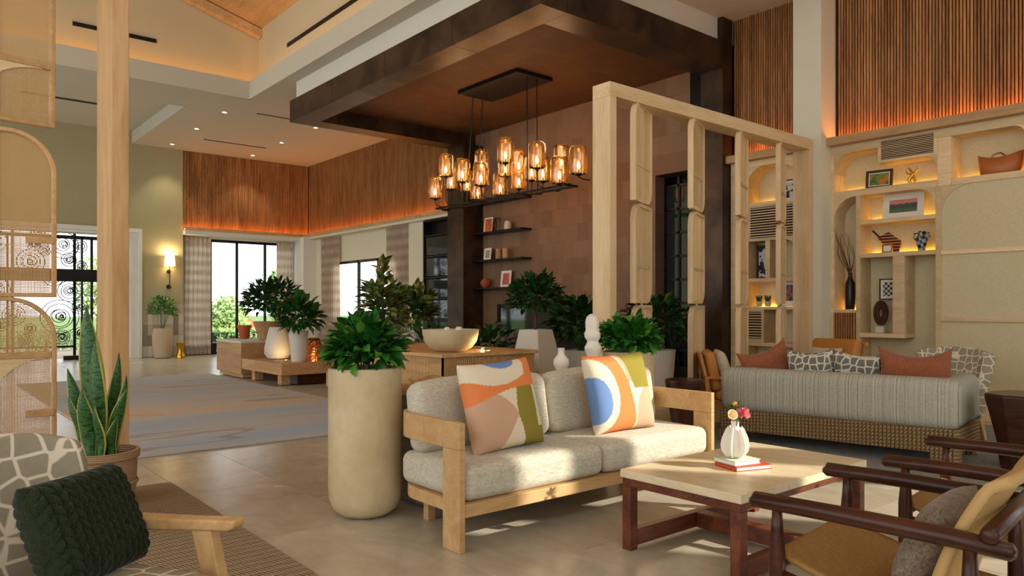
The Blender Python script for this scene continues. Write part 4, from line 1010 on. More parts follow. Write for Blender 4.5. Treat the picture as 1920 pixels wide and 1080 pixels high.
# platform group at left
pl = thing('display_platform', 'low oak platform with block feet beside the lobby rug', 'platform', (4.53, 10.94, 0))
bx(0, 1.3, 0, 1.69, .175, .355).build('top', 'tan', pl, bevel=.004)
for y in (.15, 1.25): 
    for x in (.06, 1.1): bx(x, x+.14, y, y+.14, .014, .175).build('foot', 'tan', pl)
bx(.3, 1.1, .1, 1.6, .014, .17).build('plinth', 'dark', pl)
pl2 = thing('display_platform', 'low oak platform half hidden behind the tall planter', 'platform', (4.36, 8.3, 0))
bx(0, .9, 0, .76, .175, .38).build('top', 'tan', pl2, bevel=.004); bx(.08, .8, .08, .68, 0, .175).build('plinth', 'dark', pl2)
cb_ = thing('display_counter', 'oak box counter with white top nearest the tall windows', 'counter', (4.53, 12.66, 0))
bx(0, 1.2, 0, 1.25, .08, .61).build('body', 'tan', cb_, bevel=.004); bx(-.01, 1.21, -.01, 1.26, .61, .645).build('top', 'whitecon', cb_, bevel=.003); bx(.04, 1.16, .04, 1.2, 0.014, .08).build('plinth', 'tan', cb_)
# pots on platform
t = thing('potted_plant', 'egg-shaped white pot with dark small-leaved ficus on the low platform', 'potted plant', (4.93, 12.05, .355))
pot(t, [(.10, 0), (.17, .02), (.222, .10), (.22, .20), (.17, .42), (.145, .52), (.135, .54), (.125, .53)], 'whitecon', .12, .50)
MB().tube([(0, 0, .5), (.02, 0, .7), (-.03, .02, .95)], [.018, .014, .01], 8).build('trunk', 'bark', t, True)
foliage(t, (-.1, 0, .98), (.50, .42, .36), 700, 'd', 1.1, 3, single=False, stems=10, base=(0, 0, .6), hollow=.3)
t = thing('potted_plant', 'tapered white cylinder pot with broad-leaved plant on the low platform', 'potted plant', (4.93, 11.23, .355))
pot(t, [(.10, 0), (.11, .01), (.155, .46), (.16, .5), (.148, .5), (.145, .47)], 'whitecon', .145, .46)
foliage(t, (.0, 0, .70), (.32, .32, .34), 260, 'g', 1.5, 4, single=False, stems=12, base=(0, 0, .47), hollow=.3)
for k, (x, y, h) in enumerate(((5.25, 11.35, .36), (5.55, 11.2, .34))):
    t = thing('copper_pot', ['hammered copper pot on the low platform, left one', 'smooth leaning copper pot on the low platform, right one'][k], 'pot', (x, y, .355), 0, 'copper pots on the low platform')
    MB().lathe([(.12, 0), (.13, .01), (.125, h*.7), (.11, h*.93), (.09, h), (.08, h*.98)], 28).build('body', 'copper', t, True)
    MB().lathe([(.09, h*.97), (.098, h), (.088, h+.008)], 28, cap=False).build('rim', 'copper', t, True)
uplight('tiny uplight in front of the egg-shaped pot', (4.86, 11.55, .355), 5, tgt=(4.95, 12.0, .6)); uplight('tiny uplight in front of the copper pots', (5.1, 11.05, .355), 6, tgt=(5.3, 11.4, .55))
t = thing('bowl_planter', 'wide tapered wooden bowl planter on the white-topped counter', 'planter', (5.15, 12.95, .645))
MB().lathe([(.17, 0), (.19, .01), (.27, .25), (.29, .33), (.27, .33), (.25, .28), (0, .26)], 32, cap=False).build('bowl', 'tan', t, True)
t = thing('terracotta_pot', 'terracotta pot standing on the sill before the tall window', 'pot', (4.98, 13.75, .645))
MB().lathe([(.08, 0), (.085, .01), (.115, .2), (.13, .2), (.132, .25), (.12, .25), (.11, .2), (0, .19)], 24, cap=False).build('pot', 'terra', t, True)
# variegated tree & others
t = thing('potted_plant', 'tall variegated rubber plant in white pot before the side window curtains', 'potted plant', (5.35, 9.3, 0))
pot(t, [(.16, 0), (.18, .01), (.22, .62), (.235, .64), (.235, .80), (.22, .80), (.21, .75)], 'whitecon', .21, .76)
MB().tube([(0, 0, .76), (.01, 0, 1.2), (-.01, .0, 1.8)], [.015, .012, .006], 8).build('trunk', 'bark', t, True)
foliage(t, (0, 0, 1.18), (.32, .30, .42), 200, 'v', 1.9, 5, single=False, stems=8, base=(0, 0, .8), hollow=.15); foliage_top = None
b = MB(); rg = random.Random(3)
for k in range(22):
    z = 1.35+.5*k/22; a = k*2.4; me = LM['g'][2]; mw = leaf_mat(Vector((0, 0, z)), Vector((math.cos(a), math.sin(a), .7)), 1.9, rg); k0 = len(b.v); b.v += [tuple(mw @ v_.co) for v_ in me.vertices]; b.f += [tuple(k0+i for i in p_.vertices) for p_ in me.polygons]
b.build('top_leaves', 'leafv', t, 'all')
t = thing('potted_plant', 'narrow-leaved plant in white pot by the bronze canopy post', 'potted plant', (6.9, 10.95, 0))
pot(t, [(.17, 0), (.19, .01), (.24, .80), (.25, .84), (.235, .84), (.22, .8)], 'whitecon', .22, .8)
foliage(t, (0, 0, 1.2), (.34, .34, .42), 170, 'v', 2.0, 6, single=False, stems=10, base=(0, 0, .8), hollow=.1)
foliage(t, (0, 0, 1.05), (.34, .34, .30), 90, 'd', 1.8, 16, single=False, stems=0)
# faceted white planter with ficus + others before the fireplace
t = thing('potted_plant', 'ficus tree in a faceted white concrete planter before the chimney wall', 'potted plant', (6.0, 6.75, 0), .35)
pot(t, [(.30, 0), (.33, .02), (.34, .45), (.33, .5), (.22, .93), (.21, .95), (.19, .95), (.18, .9)], 'whitecon', .18, .90, n=5, smooth=None, bevel=.02)
MB().tube([(0, 0, .9), (.01, .0, 1.1), (-.02, .01, 1.35)], [.02, .017, .012], 8).build('trunk', 'bark', t, True)
foliage(t, (0, 0, 1.33), (.33, .33, .28), 600, 'd', .95, 8, single=False, stems=14, base=(0, 0, 1.15), hollow=.2)
for k, (x, y, lab) in enumerate(((6.95, 6.9, 'drooping dark-leaved plant in grey pot right of the ficus'), (7.75, 6.3, 'dark feathery plant in grey pot behind the white sculpture'))):
    t = thing('potted_plant', lab, 'potted plant', (x, y, 0)); pot(t, [(.18, 0), (.2, .01), (.25, .62), (.255, .66), (.24, .66), (.23, .62)], 'whitecon', .23, .62)
    foliage(t, (0, 0, .98), (.42, .42, .36), 300, 'd', 1.6, 10+k, single=False, stems=12, base=(0, 0, .62), hollow=.25)
for k, (x, y, lab) in enumerate(((5.8, 8.75, 'low dark bushy plant left of the big display bowl'), (6.3, 8.0, 'low dark leafy plant between big bowl and faceted planter'))):
    t = thing('potted_plant', lab, 'potted plant', (x, y, 0)); pot(t, [(.18, 0), (.2, .01), (.22, .42), (.23, .45), (.21, .45), (.2, .42)], 'tex_beige', .2, .42)
    foliage(t, (0, 0, .68), (.36, .36, .28), 150, 'd', 1.3, 20+k, single=False, stems=8, base=(0, 0, .42), hollow=.2)
# pot by the wainscot, brass vase
t = thing('potted_plant', 'ribbed beige floor pot with small tree against tiled wainscot', 'potted plant', (4.98, 19.25, 0))
pot(t, [(.15, 0), (.18, .02), (.225, .3), (.235, .55), (.20, .72), (.17, .73), (.16, .7)], 'tex_beige', .16, .68, n=36, fn=lambda a, z: 1+.02*math.sin(18*a))
foliage(t, (0, 0, 1.2), (.36, .36, .30), 330, 'g', .85, 30, single=False, stems=14, base=(0, 0, .7), hollow=.15)
t = thing('brass_vase', 'hourglass brass floor vase between beige pot and curtain', 'vase', (5.3, 18.9, 0))
MB().lathe([(.07, 0), (.10, .01), (.095, .08), (.055, .17), (.075, .27), (.11, .37), (.10, .37), (.06, .26)], 24).build('body', 'gold', t, True)

# ================================================================= CHANDELIER
CX, CY = 7.44, 9.15
ch = thing('chandelier', 'long black chandelier with amber glass cylinder shades under the canopy', 'chandelier', (CX, CY, 4.72))
bx(-.36, .36, -.78, .72, 0, .055).build('ceiling_plate', 'black', ch, bevel=.003)
zb = 2.97-4.72
for x, y in ((-.1, -.72), (.1, -.72), (-.1, .85), (.1, .85)):
    MB().tube([(x, max(-.7, min(.65, y)), 0), (x, y, zb+.02)], .009, 6).build('rod', 'black', ch)
for x in (-.1, .1): bx(x-.014, x+.014, -1.55, 1.75, zb-.015, zb+.015).build('bar', 'black', ch)
for y in (-1.55, -.5, .6, 1.7): bx(-.13, .13, y-.014, y+.014, zb-.014, zb+.014).build('cross_bar', 'black', ch)
M['amber'] = D.materials.new('amber glass'); m = M['amber']; m.use_nodes = True; nt_ = m.node_tree; nt_.nodes.clear()
out = nt_.nodes.new('ShaderNodeOutputMaterial'); tr = nt_.nodes.new('ShaderNodeBsdfTransparent'); tr.inputs[0].default_value = (1, .89, .70, 1)
gl = nt_.nodes.new('ShaderNodeBsdfGlossy'); gl.inputs[0].default_value = (1, .9, .75, 1); gl.inputs['Roughness'].default_value = .04
df = nt_.nodes.new('ShaderNodeBsdfTranslucent'); df.inputs[0].default_value = (1, .62, .28, 1)
fr = nt_.nodes.new('ShaderNodeLayerWeight'); fr.inputs[0].default_value = .5
m1 = nt_.nodes.new('ShaderNodeMixShader'); m1.inputs[0].default_value = .12; m2 = nt_.nodes.new('ShaderNodeMixShader')
nt_.links.new(tr.outputs[0], m1.inputs[1]); nt_.links.new(df.outputs[0], m1.inputs[2]); nt_.links.new(fr.outputs['Fresnel'], m2.inputs[0]); nt_.links.new(m1.outputs[0], m2.inputs[1]); nt_.links.new(gl.outputs[0], m2.inputs[2]); nt_.links.new(m2.outputs[0], out.inputs[0])
M['bulb'] = mat('glowing bulb', '#ffd9a0', .4, emis='#ffb45c', es=40)
shade_me = MB().lathe([(.10, 0), (.122, .008), (.125, .02), (.125, .31), (.116, .35), (.09, .372), (.07, .38)], 24, cap=False).mesh('glass_shade', True); shade_me.materials.append(M['amber'])
cup_me = MB().lathe([(.012, -.05), (.015, -.03), (.05, -.015), (.055, 0), (.05, .006), (.015, .008), (.015, .06), (.010, .065)], 16).mesh('cup', True); cup_me.materials.append(M['black'])
bulb_me = MB().lathe([(.006, .06), (.02, .085), (.024, .11), (.014, .15), (0, .18)], 12, cap=False).mesh('bulb', True); bulb_me.materials.append(M['bulb'])
SH = [(816, 372, 0, 25), (836, 331, 0, 26), (846, 355, 1, 22), (867, 341, 0, 28), (876, 359, 1, 22), (903, 322, 1, 28), (902, 348, 0, 30), (895, 374, 1, 22), (948, 305, 0, 29), (948, 331, 1, 26),
      (938, 366, 1, 24), (973, 325, 1, 24), (973, 354, 1, 22), (997, 338, 1, 24), (1007, 315, 0, 30), (1018, 340, 1, 24), (1053, 318, 1, 24), (1049, 344, 0, 29), (1085, 326, 0, 29)]
for u, v_, far, w_ in SH:
    X = CX+(.30 if far else -.32); p = onX(X, u, v_); y = p[1]-CY; z = p[2]-4.72; x = X-CX; s_ = -1 if x < 0 else 1
    for me in (shade_me, cup_me, bulb_me):
        o = D.objects.new(me.name.split('.')[0], me); COL.objects.link(o); o.parent = ch; o.location = (x, y, z)
    ya = y; xb = .1*s_
    MB().tube([(xb, ya, zb), (x-.08*s_, ya, zb-.0), (x-.02*s_, ya, zb+.02), (x, ya, zb+.06), (x, ya, max(z-.04, zb+.07))], .008, 6).build('arm', 'black', ch, True)
for y in (-1.2, -.1, 1.2):
    l = D.lights.new('chandelier_glow', 'POINT'); l.energy = 9; l.color = (1, .72, .42); l.shadow_soft_size = .25; q = D.objects.new('chandelier_glow', l); COL.objects.link(q); q.parent = ch; q.location = (0, y, zb+.75)
# ================================================================= CURTAINS
def curtain_mat():
    m = D.materials.new('sheer patterned curtain'); m.use_nodes = True; n = N(m); b = n.b
    v = n.coord(kind='Object'); sp = n.n('SeparateXYZ'); n.l(v, sp.inputs[0])
    r = n.math('MULTIPLY', n.math('SINE', n.math('MULTIPLY', sp.outputs[2], 26)), .5); f = n.noise(n.coord((14, 14, 1.2)), 3, 2)
    c = n.mix(n.ramp(n.math('ADD', n.math('MULTIPLY', r, .5), n.math('MULTIPLY', f, .9)), [(.2, (0, 0, 0, 1)), (.75, (1, 1, 1, 1))]), '#bba48f', '#d8cab8')
    n.col(c); b.inputs['Roughness'].default_value = .9
    tl = n.n('BsdfTranslucent'); n.l(c, tl.inputs[0]); mx = n.n('MixShader'); mx.inputs[0].default_value = .55
    n.l(b.outputs[0], mx.inputs[1]); n.l(tl.outputs[0], mx.inputs[2]); o = [x for x in m.node_tree.nodes if x.type == 'OUTPUT_MATERIAL'][0]; n.l(mx.outputs[0], o.inputs[0]); return m
M['curtain'] = curtain_mat()
def curtain(lab, a, e, z0, z1, folds):
    a = Vector((*a, 0)); e = Vector((*e, 0)); d = (e-a); L_ = d.length; nrm = Vector((-d.y, d.x, 0)).normalized(); t = thing('curtain', lab, 'curtain', (a+e)/2+Vector((0, 0, z0)), 0, 'sheer patterned curtains')
    c = (a+e)/2; b = MB()
    b.grid(lambda u, v: tuple(a-c+d*u+nrm*(.035*math.sin(u*folds*2*PI+.4*math.sin(v*5))*(.6+.4*(1-v)))+Vector((0, 0, (z1-z0)*v))), folds*8, 8)
    me = b.mesh('cloth', 'all'); me.materials.append(M['curtain']); link('cloth', me, t); return t
curtain('patterned curtain left of the tall end window beside the olive wall', (5.66, 19.86), (6.32, 19.86), .02, 3.06, 6)
curtain('patterned curtain right of the tall end window near the corner pier', (8.08, 19.86), (8.56, 19.86), .02, 3.06, 5)
curtain('patterned curtain left of the side window next to the corner', (8.93, 18.85), (8.93, 17.75), .02, 3.1, 8)
curtain('patterned curtain right of the side window next to the white pier', (8.93, 15.35), (8.93, 14.35), .02, 3.1, 8)

# ================================================================= WAINSCOT TILES
def wains(name, mk, nx, nz, w_, h_, parent_boxes):
    par = struct(parent_boxes.build(name, 'grout')); rg = random.Random(9)
    for i in range(nx):
        for j in range(nz):
            m = 'wt%d' % rg.randrange(4); o = mk(i, j); o.data.materials.append(M[m]); o.parent = par
for k, c in enumerate(('#cfc4ae', '#a89880', '#8d7f6c', '#bfb19a')): M['wt%d' % k] = mat('wall tile %d' % k, c, .35)
def mk1(i, j):
    x = 4.63+i*.119; z = .02+j*.262; me = bx(x, x+.114, 19.66, 19.69, z, z+.256).mesh('tile'); return link('tile', me)
wains('baseboard_end', mk1, 8, 5, .119, .262, bx(4.62, 5.58, 19.672, 19.7, 0, 1.33))
def mk2(i, j):
    y = 18.9+i*.119; z = .02+j*.262; me = bx(8.96, 8.985, y, y+.114, z, z+.256).mesh('tile'); return link('tile', me)
wains('baseboard_side', mk2, 5, 5, .119, .262, bx(8.972, 9.0, 18.89, 19.5, 0, 1.33))

# ================================================================= WALL SCONCE
p = onY(19.7, 316, 480); t = thing('wall_sconce', 'brass wall sconce with white shade on the olive wall', 'wall lamp', (p[0], 19.7, 1.75))
z0 = 0
MB().lathe([(.0, -.0), (.055, 0), (.055, .02), (0, .02)], 18).build('backplate', 'bronze', t, True).rotation_euler = (PI/2, 0, 0)
o = MB().lathe([(.0, -.0), (.05, 0), (.05, .02), (0, .02)], 18).build('backplate', 'bronze', t, True); o.rotation_euler = (PI/2, 0, 0); o.location = (0, 0, .38)
MB().tube([(0, -.02, 0), (0, -.10, 0), (0, -.10, .55)], .011, 8).build('arm', 'bronze', t, True); MB().tube([(0, -.02, .38), (0, -.10, .38)], .009, 8).build('arm', 'bronze', t, True)
M['shade'] = mat('lit linen shade', '#fff0d8', .9, emis='#ffd9a0', es=2.6)
MB().lathe([(.125, .52), (.105, .80)], 28, cap=False, c=(0, -.12, 0)).build('lamp_shade', 'shade', t, True)
l = D.lights.new('sconce_glow', 'POINT'); l.energy = 14; l.color = (1, .72, .4); l.shadow_soft_size = .04; q = D.objects.new('sconce_glow', l); COL.objects.link(q); q.parent = t; q.location = (0, -.12, .80)

# ================================================================= CHIMNEY SHELVES AND FIREPLACE
shl = []
for i, z in enumerate((1.62, 2.17, 2.72, 3.33)):
    o = bx(8.93, 9.2, 10.45, 11.94, z-.035, z).build('wall_shelf', 'black', bevel=.003)
    tag(o, 'black floating shelf on chimney wall, '+('lowest of four', 'second from the bottom', 'third from the bottom', 'topmost of four')[i], 'shelf', 'black floating shelves on the chimney wall')
def frame(lab, loc, rz, w_, h_, fm, mt, art, lean=.12, bw=.018, mw=.05, grp=None, th=.018):
    """framed picture leaning back, standing at loc; faces local -Y"""
    t = thing('framed_picture', lab, 'picture', loc, 0, grp); t.rotation_euler = (Matrix.Rotation(rz, 3, 'Z') @ Matrix.Rotation(-lean, 3, 'X')).to_euler()
    b = MB(); b.box(-w_/2, w_/2, -th, 0, 0, bw); b.box(-w_/2, w_/2, -th, 0, h_-bw, h_); b.box(-w_/2, -w_/2+bw, -th, 0, bw, h_-bw); b.box(w_/2-bw, w_/2, -th, 0, bw, h_-bw); b.build('frame', fm, t)
    bx(-w_/2+bw, w_/2-bw, -th*.5, 0, bw, h_-bw).build('mat_board', mt, t)
    k = bw+mw; bx(-w_/2+k, w_/2-k, -th*.55, -th*.45, k, h_-k).build('artwork', art, t); return t
M['mboard'] = mat('white mat board', '#e9e4d6', .8)
def artmat(name, cols, sc, strch=(1, 1, 1)):
    m = mat(name, '#888888', .7); n = N(m); n.col(n.ramp(n.noise(n.coord(strch, rnd=9), sc, 2, .5, .6), [(.3+.5*i/len(cols), c) for i, c in enumerate(cols)], 'CONSTANT')); return m
M['art_orange'] = artmat('burnt orange print', ['#b0562a', '#c8682e', '#a04a24'], 4)
M['art_pink'] = artmat('pink print', ['#c86a62', '#b85a5a', '#d88078'], 6)
M['art_grid'] = mat('grey block print', '#8c8a84', .7); n = N(M['art_grid']); ck = n.n('TexChecker'); ck.inputs['Scale'].default_value = 34; n.l(n.coord(), ck.inputs['Vector']); ck.inputs[1].default_value = lin('#3a3a38'); ck.inputs[2].default_value = lin('#d8d2c4'); n.col(ck.outputs[0])
M['art_land'] = mat('pink sky landscape print', '#888888', .7); n = N(M['art_land']); v = n.coord(); sp = n.n('SeparateXYZ'); n.l(v, sp.inputs[0])
n.col(n.ramp(n.math('ADD', n.math('MULTIPLY', sp.outputs[2], 3.0), n.math('MULTIPLY', n.noise(v, 20, 2), .12)), [(.0, '#5c6a4c'), (.42, '#4c5848'), (.56, '#5a6a70'), (.60, '#d88884'), (.72, '#c46a6a'), (.82, '#e0a096')], 'CONSTANT'))
M['art_blue'] = artmat('blue orange red abstract', ['#28324a', '#3c4a78', '#b0503c', '#d8c8b0'], 7)
M['art_green'] = artmat('green orange still life', ['#4c6a3a', '#7a8a34', '#c8742c', '#8a4a2a'], 9)
M['art_dark'] = artmat('black white photograph', ['#181a20', '#22283a', '#c8c8c8', '#0f1014'], 6)
M['woodf'] = mat('dark frame wood', '#3a2618', .5); M['whitef'] = mat('white frame', '#e8e2d4', .5)
RZW = PI/2*-1      # pictures on the X walls face -X
def onshelf(u, v, X, z): return (X, onX(X, u, v)[1], z)
frame('burnt orange print in pale frame on the chimney shelf, third shelf up', onshelf(915, 437, 9.08, 2.721), RZW, .26, .30, 'whitef', 'mboard', 'art_orange', bw=.012, mw=.012, grp='pictures on the chimney shelves')
frame('small grey grid print in white frame on the second chimney shelf', onshelf(914, 487, 9.06, 2.171), RZW, .22, .24, 'whitef', 'mboard', 'art_grid', bw=.012, mw=.03, grp='pictures on the chimney shelves')
frame('pink print in white frame on the lowest chimney shelf', onshelf(948, 535, 9.08, 1.621), RZW, .30, .32, 'whitef', 'mboard', 'art_pink', bw=.014, mw=.035, grp='pictures on the chimney shelves')
def lathe_thing(name, lab, cat, loc, prof, m, n=24, fn=None, grp=None, part='body'):
    t = thing(name, lab, cat, loc, 0, grp); MB().lathe(prof, n, fn=fn, cap=False).build(part, m, t, True); return t
p = onshelf(910, 535, 9.05, 1.621); lathe_thing('vase', 'round rust clay vase on the lowest chimney shelf', 'vase', p, [(0, 0), (.05, 0), (.09, .05), (.10, .10), (.08, .15), (.04, .18), (.045, .20), (.03, .19)], 'terra')
for k, (u, lab) in enumerate(((935, 'brown clay jar on the second chimney shelf, left one'), (948, 'brown clay jar on the second chimney shelf, right one'))):
    lathe_thing('jar', lab, 'jar', onshelf(u, 487, 9.05, 2.171), [(0, 0), (.055, 0), (.06, .02), (.06, .16), (.065, .2), (.055, .2), (.05, .16)], 'tan', grp='clay jars')
t = thing('figurine', 'pair of thin dark looped figures on the third chimney shelf', 'ornament', onshelf(934, 437, 9.06, 2.721))
for k in (-1, 1):
    b = MB(); b.tube([(0, .05*k, 0), (0, .04*k, .1), (0, .05*k, .19)]+[(0, .05*k+.035*math.sin(a), .225-.035*math.cos(a)) for a in [i*PI/5 for i in range(11)]], .008, 6); b.build('loop', 'black', t, True)
bx(-.03, .03, -.09, .09, 0, .012).build('base', 'black', t)
lathe_thing('vase', 'pale grey domed pot on the third chimney shelf', 'vase', onshelf(952, 437, 9.06, 2.721), [(0, 0), (.06, 0), (.075, .04), (.07, .12), (.05, .17), (.03, .18), (0, .18)], 'whitecon')
fp = thing('fireplace', 'wide dark glass fireplace insert in the brown chimney wall', 'fireplace', (9.196, 10.15, .55))
b = MB(); b.box(-.03, 0, -1.3, 1.3, .66, .74); b.box(-.03, 0, -1.3, 1.3, -.06, .0); b.box(-.03, 0, 1.22, 1.3, 0, .66); b.box(-.03, 0, -1.3, -1.22, 0, .66); b.build('surround', 'black', fp); bx(-.015, -.005, -1.22, 1.22, 0, .66).build('glass_front', 'darkglass', fp)

# ================================================================= BOOKCASE OBJECTS
LW = RZW
frame('small green and orange still life in dark frame, top left bookcase niche', (9.05, 3.98, 2.641), LW+.12, .30, .225, 'woodf', 'mboard', 'art_green', bw=.03, mw=.012)
frame('pink sky landscape print in wide white frame', (9.08, 3.72, 2.261), LW, .46, .30, 'whitef', 'mboard', 'art_land', bw=.014, mw=.06)
frame('black and white grid print in black frame in the bookcase box niche', (9.12, 3.88, 1.31), LW, .24, .25, 'black', 'mboard', 'art_grid', lean=0, bw=.012, mw=.03)
frame('tiny brass framed card before the striped paddle in the bookcase', (9.0, 3.86, 1.861), LW, .12, .10, 'gold', 'mboard', 'mboard', bw=.014, mw=.01)
M['stripes'] = mat('rust and black striped basketry', '#8a4028', .7); n = N(M['stripes']); wv = n.n('TexWave', bands_direction='Z'); wv.inputs['Scale'].default_value = 9; n.l(n.coord(), wv.inputs['Vector']); n.col(n.ramp(wv.outputs['Fac'], [(0, '#2a1a14'), (.35, '#8f3c28'), (.7, '#c07a44')], 'CONSTANT'))
t = thing('woven_fan', 'striped rust and black woven fan with handle in the bookcase', 'ornament', (9.12, 3.93, 1.862)); t.rotation_euler = (0, .1, 0)
b = MB(); b.prism([(.02, .10), (.11, .20), (-.02, .26), (-.17, .14), (-.15, .01), (-.02, .0)], 'x', -.008, .008); b.build('fan', 'stripes', t, bevel=.003)
MB().tube([(0, .06, .18), (0, .17, .29)], .010, 8).build('handle', 'black', t, True)
M['mosaic'] = mat('blue black white glazed pattern', '#222222', .3); n = N(M['mosaic']); ck = n.n('TexChecker'); ck.inputs['Scale'].default_value = 24; n.l(n.coord(rot=(.3, .2, .5)), ck.inputs['Vector']); ck.inputs[1].default_value = lin('#161a22'); ck.inputs[2].default_value = lin('#9aa8b0'); n.col(ck.outputs[0])
t = thing('jug', 'black and blue chequered jug with two handles in the bookcase', 'jug', (9.05, 3.50, 1.861))
MB().lathe([(0, 0), (.035, 0), (.04, .02), (.06, .12), (.055, .17), (.035, .19), (.04, .23), (.03, .23)], 24, cap=False).build('body', 'mosaic', t, True)
for s in (-1, 1): MB().tube([(0, s*.05, .12), (0, s*.085, .16), (0, s*.08, .205), (0, s*.035, .21)], .010, 8).build('handle', 'mosaic', t, True)
t = thing('figurine', 'small bronze twisted figure in the top niche of the bookcase', 'ornament', (9.05, 3.60, 2.641)); rg = random.Random(2)
b = MB(); b.tube([(0, .02, 0), (0, .04, .06), (0, .0, .11), (0, .02, .17), (0, .05, .20)], [.012, .02, .016, .012, .005], 8); b.tube([(0, -.03, 0), (0, -.02, .06), (0, .0, .11)], [.01, .013, .012], 8); b.tube([(0, 0, .12), (0, -.05, .16), (0, -.04, .21)], [.012, .008, .004], 8); b.tube([(0, .0, .11), (0, .06, .13), (0, .07, .17)], [.01, .007, .004], 8); b.build('body', 'gold', t, True)
t = thing('branch_vase', 'tall black bottle vase with bare branches in the left bookcase niche', 'vase', (9.04, 4.325, 1.191))
MB().lathe([(0, 0), (.05, 0), (.056, .02), (.06, .2), (.055, .32), (.03, .38), (.02, .42), (.024, .45), (.016, .45)], 24, cap=False).build('bottle', 'bottle', t, True)
b = MB()
for k in range(9):
    a = rg.uniform(-1, 1); pts = [Vector((0, 0, .42))]; dr = Vector((rg.uniform(-.45, .05), a*.45, 1)).normalized()
    for s in range(6):
        dr = (dr+Vector((rg.uniform(-.2, .1), rg.uniform(-.25, .25), .05))).normalized(); pts.append(pts[-1]+dr*rg.uniform(.07, .12))
        if pts[-1].y > .12: dr.y = -abs(dr.y)*.3; pts[-1].y = .12
        if pts[-1].y < -.10: dr.y = abs(dr.y)*.3; pts[-1].y = -.10
    b.tube(pts, [.005, .0045, .004, .0035, .003, .0025, .0015], 5)
b.build('branches', 'bark', t, True)
t = thing('mask_sculpture', 'dark oval wooden disc sculpture on white block in the box niche', 'sculpture', (9.03, 3.95, .911))
bx(-.04, .04, -.05, .05, 0, .08).build('base', 'whitecon', t, bevel=.004)
b = MB(); o_ = [(.085*math.cos(2*PI*k/24), .24+.15*math.sin(2*PI*k/24)) for k in range(24)]; i_ = [(.02*math.cos(2*PI*k/24), .24+.05*math.sin(2*PI*k/24)) for k in range(24)]; ring(b, o_, i_, -.02, .02); o = b.build('disc', 'dark', t, True, bevel=.008); o.rotation_euler = (0, 0, PI/2)
t = thing('leather_basket', 'orange saddle leather boat-shaped basket on the top right bookcase shelf', 'basket', (9.04, 2.71, 2.631))
b = MB(); NN = 40; vs = []; fs = []
for r, z in ((.0, .004), (.9, 0), (1.0, .02), (1.12, .20), (1.09, .20), (.97, .03), (0, .02)):
    for k in range(NN): a = 2*PI*k/NN; vs.append((.10*r*math.sin(a), .19*r*math.cos(a), z+(.03*math.cos(2*a) if z > .1 else 0)))
for i in range(6):
    for k in range(NN): fs.append((i*NN+k, i*NN+(k+1) % NN, (i+1)*NN+(k+1) % NN, (i+1)*NN+k))
b.add(vs, fs); b.build('body', 'basketlea', t, 'all'); MB().tube([(-.115, .05, .17), (-.12, .03, .20), (0, 0, .235), (.11, -.03, .20)], .008, 8).build('handle', 'basketlea', t, True)
# second bookcase
frame('black and white photograph in dark frame in the arched niche behind the screen', (9.06, 5.17, 2.631), LW, .32, .28, 'black', 'mboard', 'art_dark', bw=.014, mw=.02)
frame('blue and orange abstract in white frame on lit shelf behind the screen', (9.06, 5.12, 1.231), LW, .38, .36, 'whitef', 'mboard', 'art_blue', bw=.014, mw=.06)
frame('dark woven textile panel in the square box niche behind the screen', (9.14, 5.53, 1.612), LW, .26, .46, 'woodf', 'woodf', 'art_dark', lean=0, bw=.012, mw=.01)
for k, y in enumerate((5.55, 5.42)):
    t = thing('potted_cactus', ['small dark cactus in gold pot on lit shelf, left of pair', 'small dark cactus in gold pot on lit shelf, right of pair'][k], 'potted plant', (9.0, y, 1.231), 0, 'pair of little potted cacti')
    MB().lathe([(0, 0), (.035, 0), (.045, .07), (.038, .07), (.036, .05)], 16, cap=False).build('pot', 'creamfab', t, True); b = MB(); 
    for j in range(9): a = j*.7; b.tube([(0, 0, .05), (.03*math.cos(a), .03*math.sin(a), .10), (.04*math.cos(a), .04*math.sin(a), .15)], [.012, .014, .004], 6)
    b.build('stems', 'leafd', t, True)

# ================================================================= ENTRANCE SCREEN OF RINGS
t = thing('ring_screen', 'black metal screen of swirling concentric rings outside the entrance doors', 'decorative screen', (2.4, 20.9, 0))
b = MB()
for x in (-1.35, -.3, .98): b.box(x-.03, x+.03, -.03, .03, 0, 3.2)
b.box(-1.4, 1.0, -.03, .03, 3.1, 3.2); b.box(-1.4, 1.0, -.03, .03, 0.25, .3); b.build('frame', 'black', t)
CS = []; rg = random.Random(5)
for u, v_, R in ((119, 460, .33), (129, 487, .17), (130, 546, .26), (112, 594, .42), (116, 632, .18), (150, 462, .16), (152, 500, .14), (150, 575, .18), (100, 520, .22), (152, 625, .16)):
    p = onY(20.9, u, v_); CS.append((p[0]-2.4, p[2], R))
for k in range(34):
    x = rg.uniform(-1.3, .9); z = rg.uniform(.4, 3.0); R = rg.uniform(.12, .34)
    if all((x-a)**2+(z-c_)**2 > (R+r_)**2*.55 for a, c_, r_ in CS): CS.append((x, z, R))
for x, z, R in CS:
    b = MB(); r_ = R
    while r_ > .035:
        ox, oz = rg.uniform(-.12, .12)*(R-r_)*1.2, rg.uniform(-.12, .12)*(R-r_)*1.2
        o_ = [(x+ox+r_*math.cos(2*PI*k/24), z+oz+r_*math.sin(2*PI*k/24)) for k in range(24)]; i_ = [(x+ox+(r_-.016)*math.cos(2*PI*k/24), z+oz+(r_-.016)*math.sin(2*PI*k/24)) for k in range(24)]
        ring(b, o_, i_, -.012, .012); r_ *= rg.uniform(.62, .78)
    b.build('ring', 'black', t)
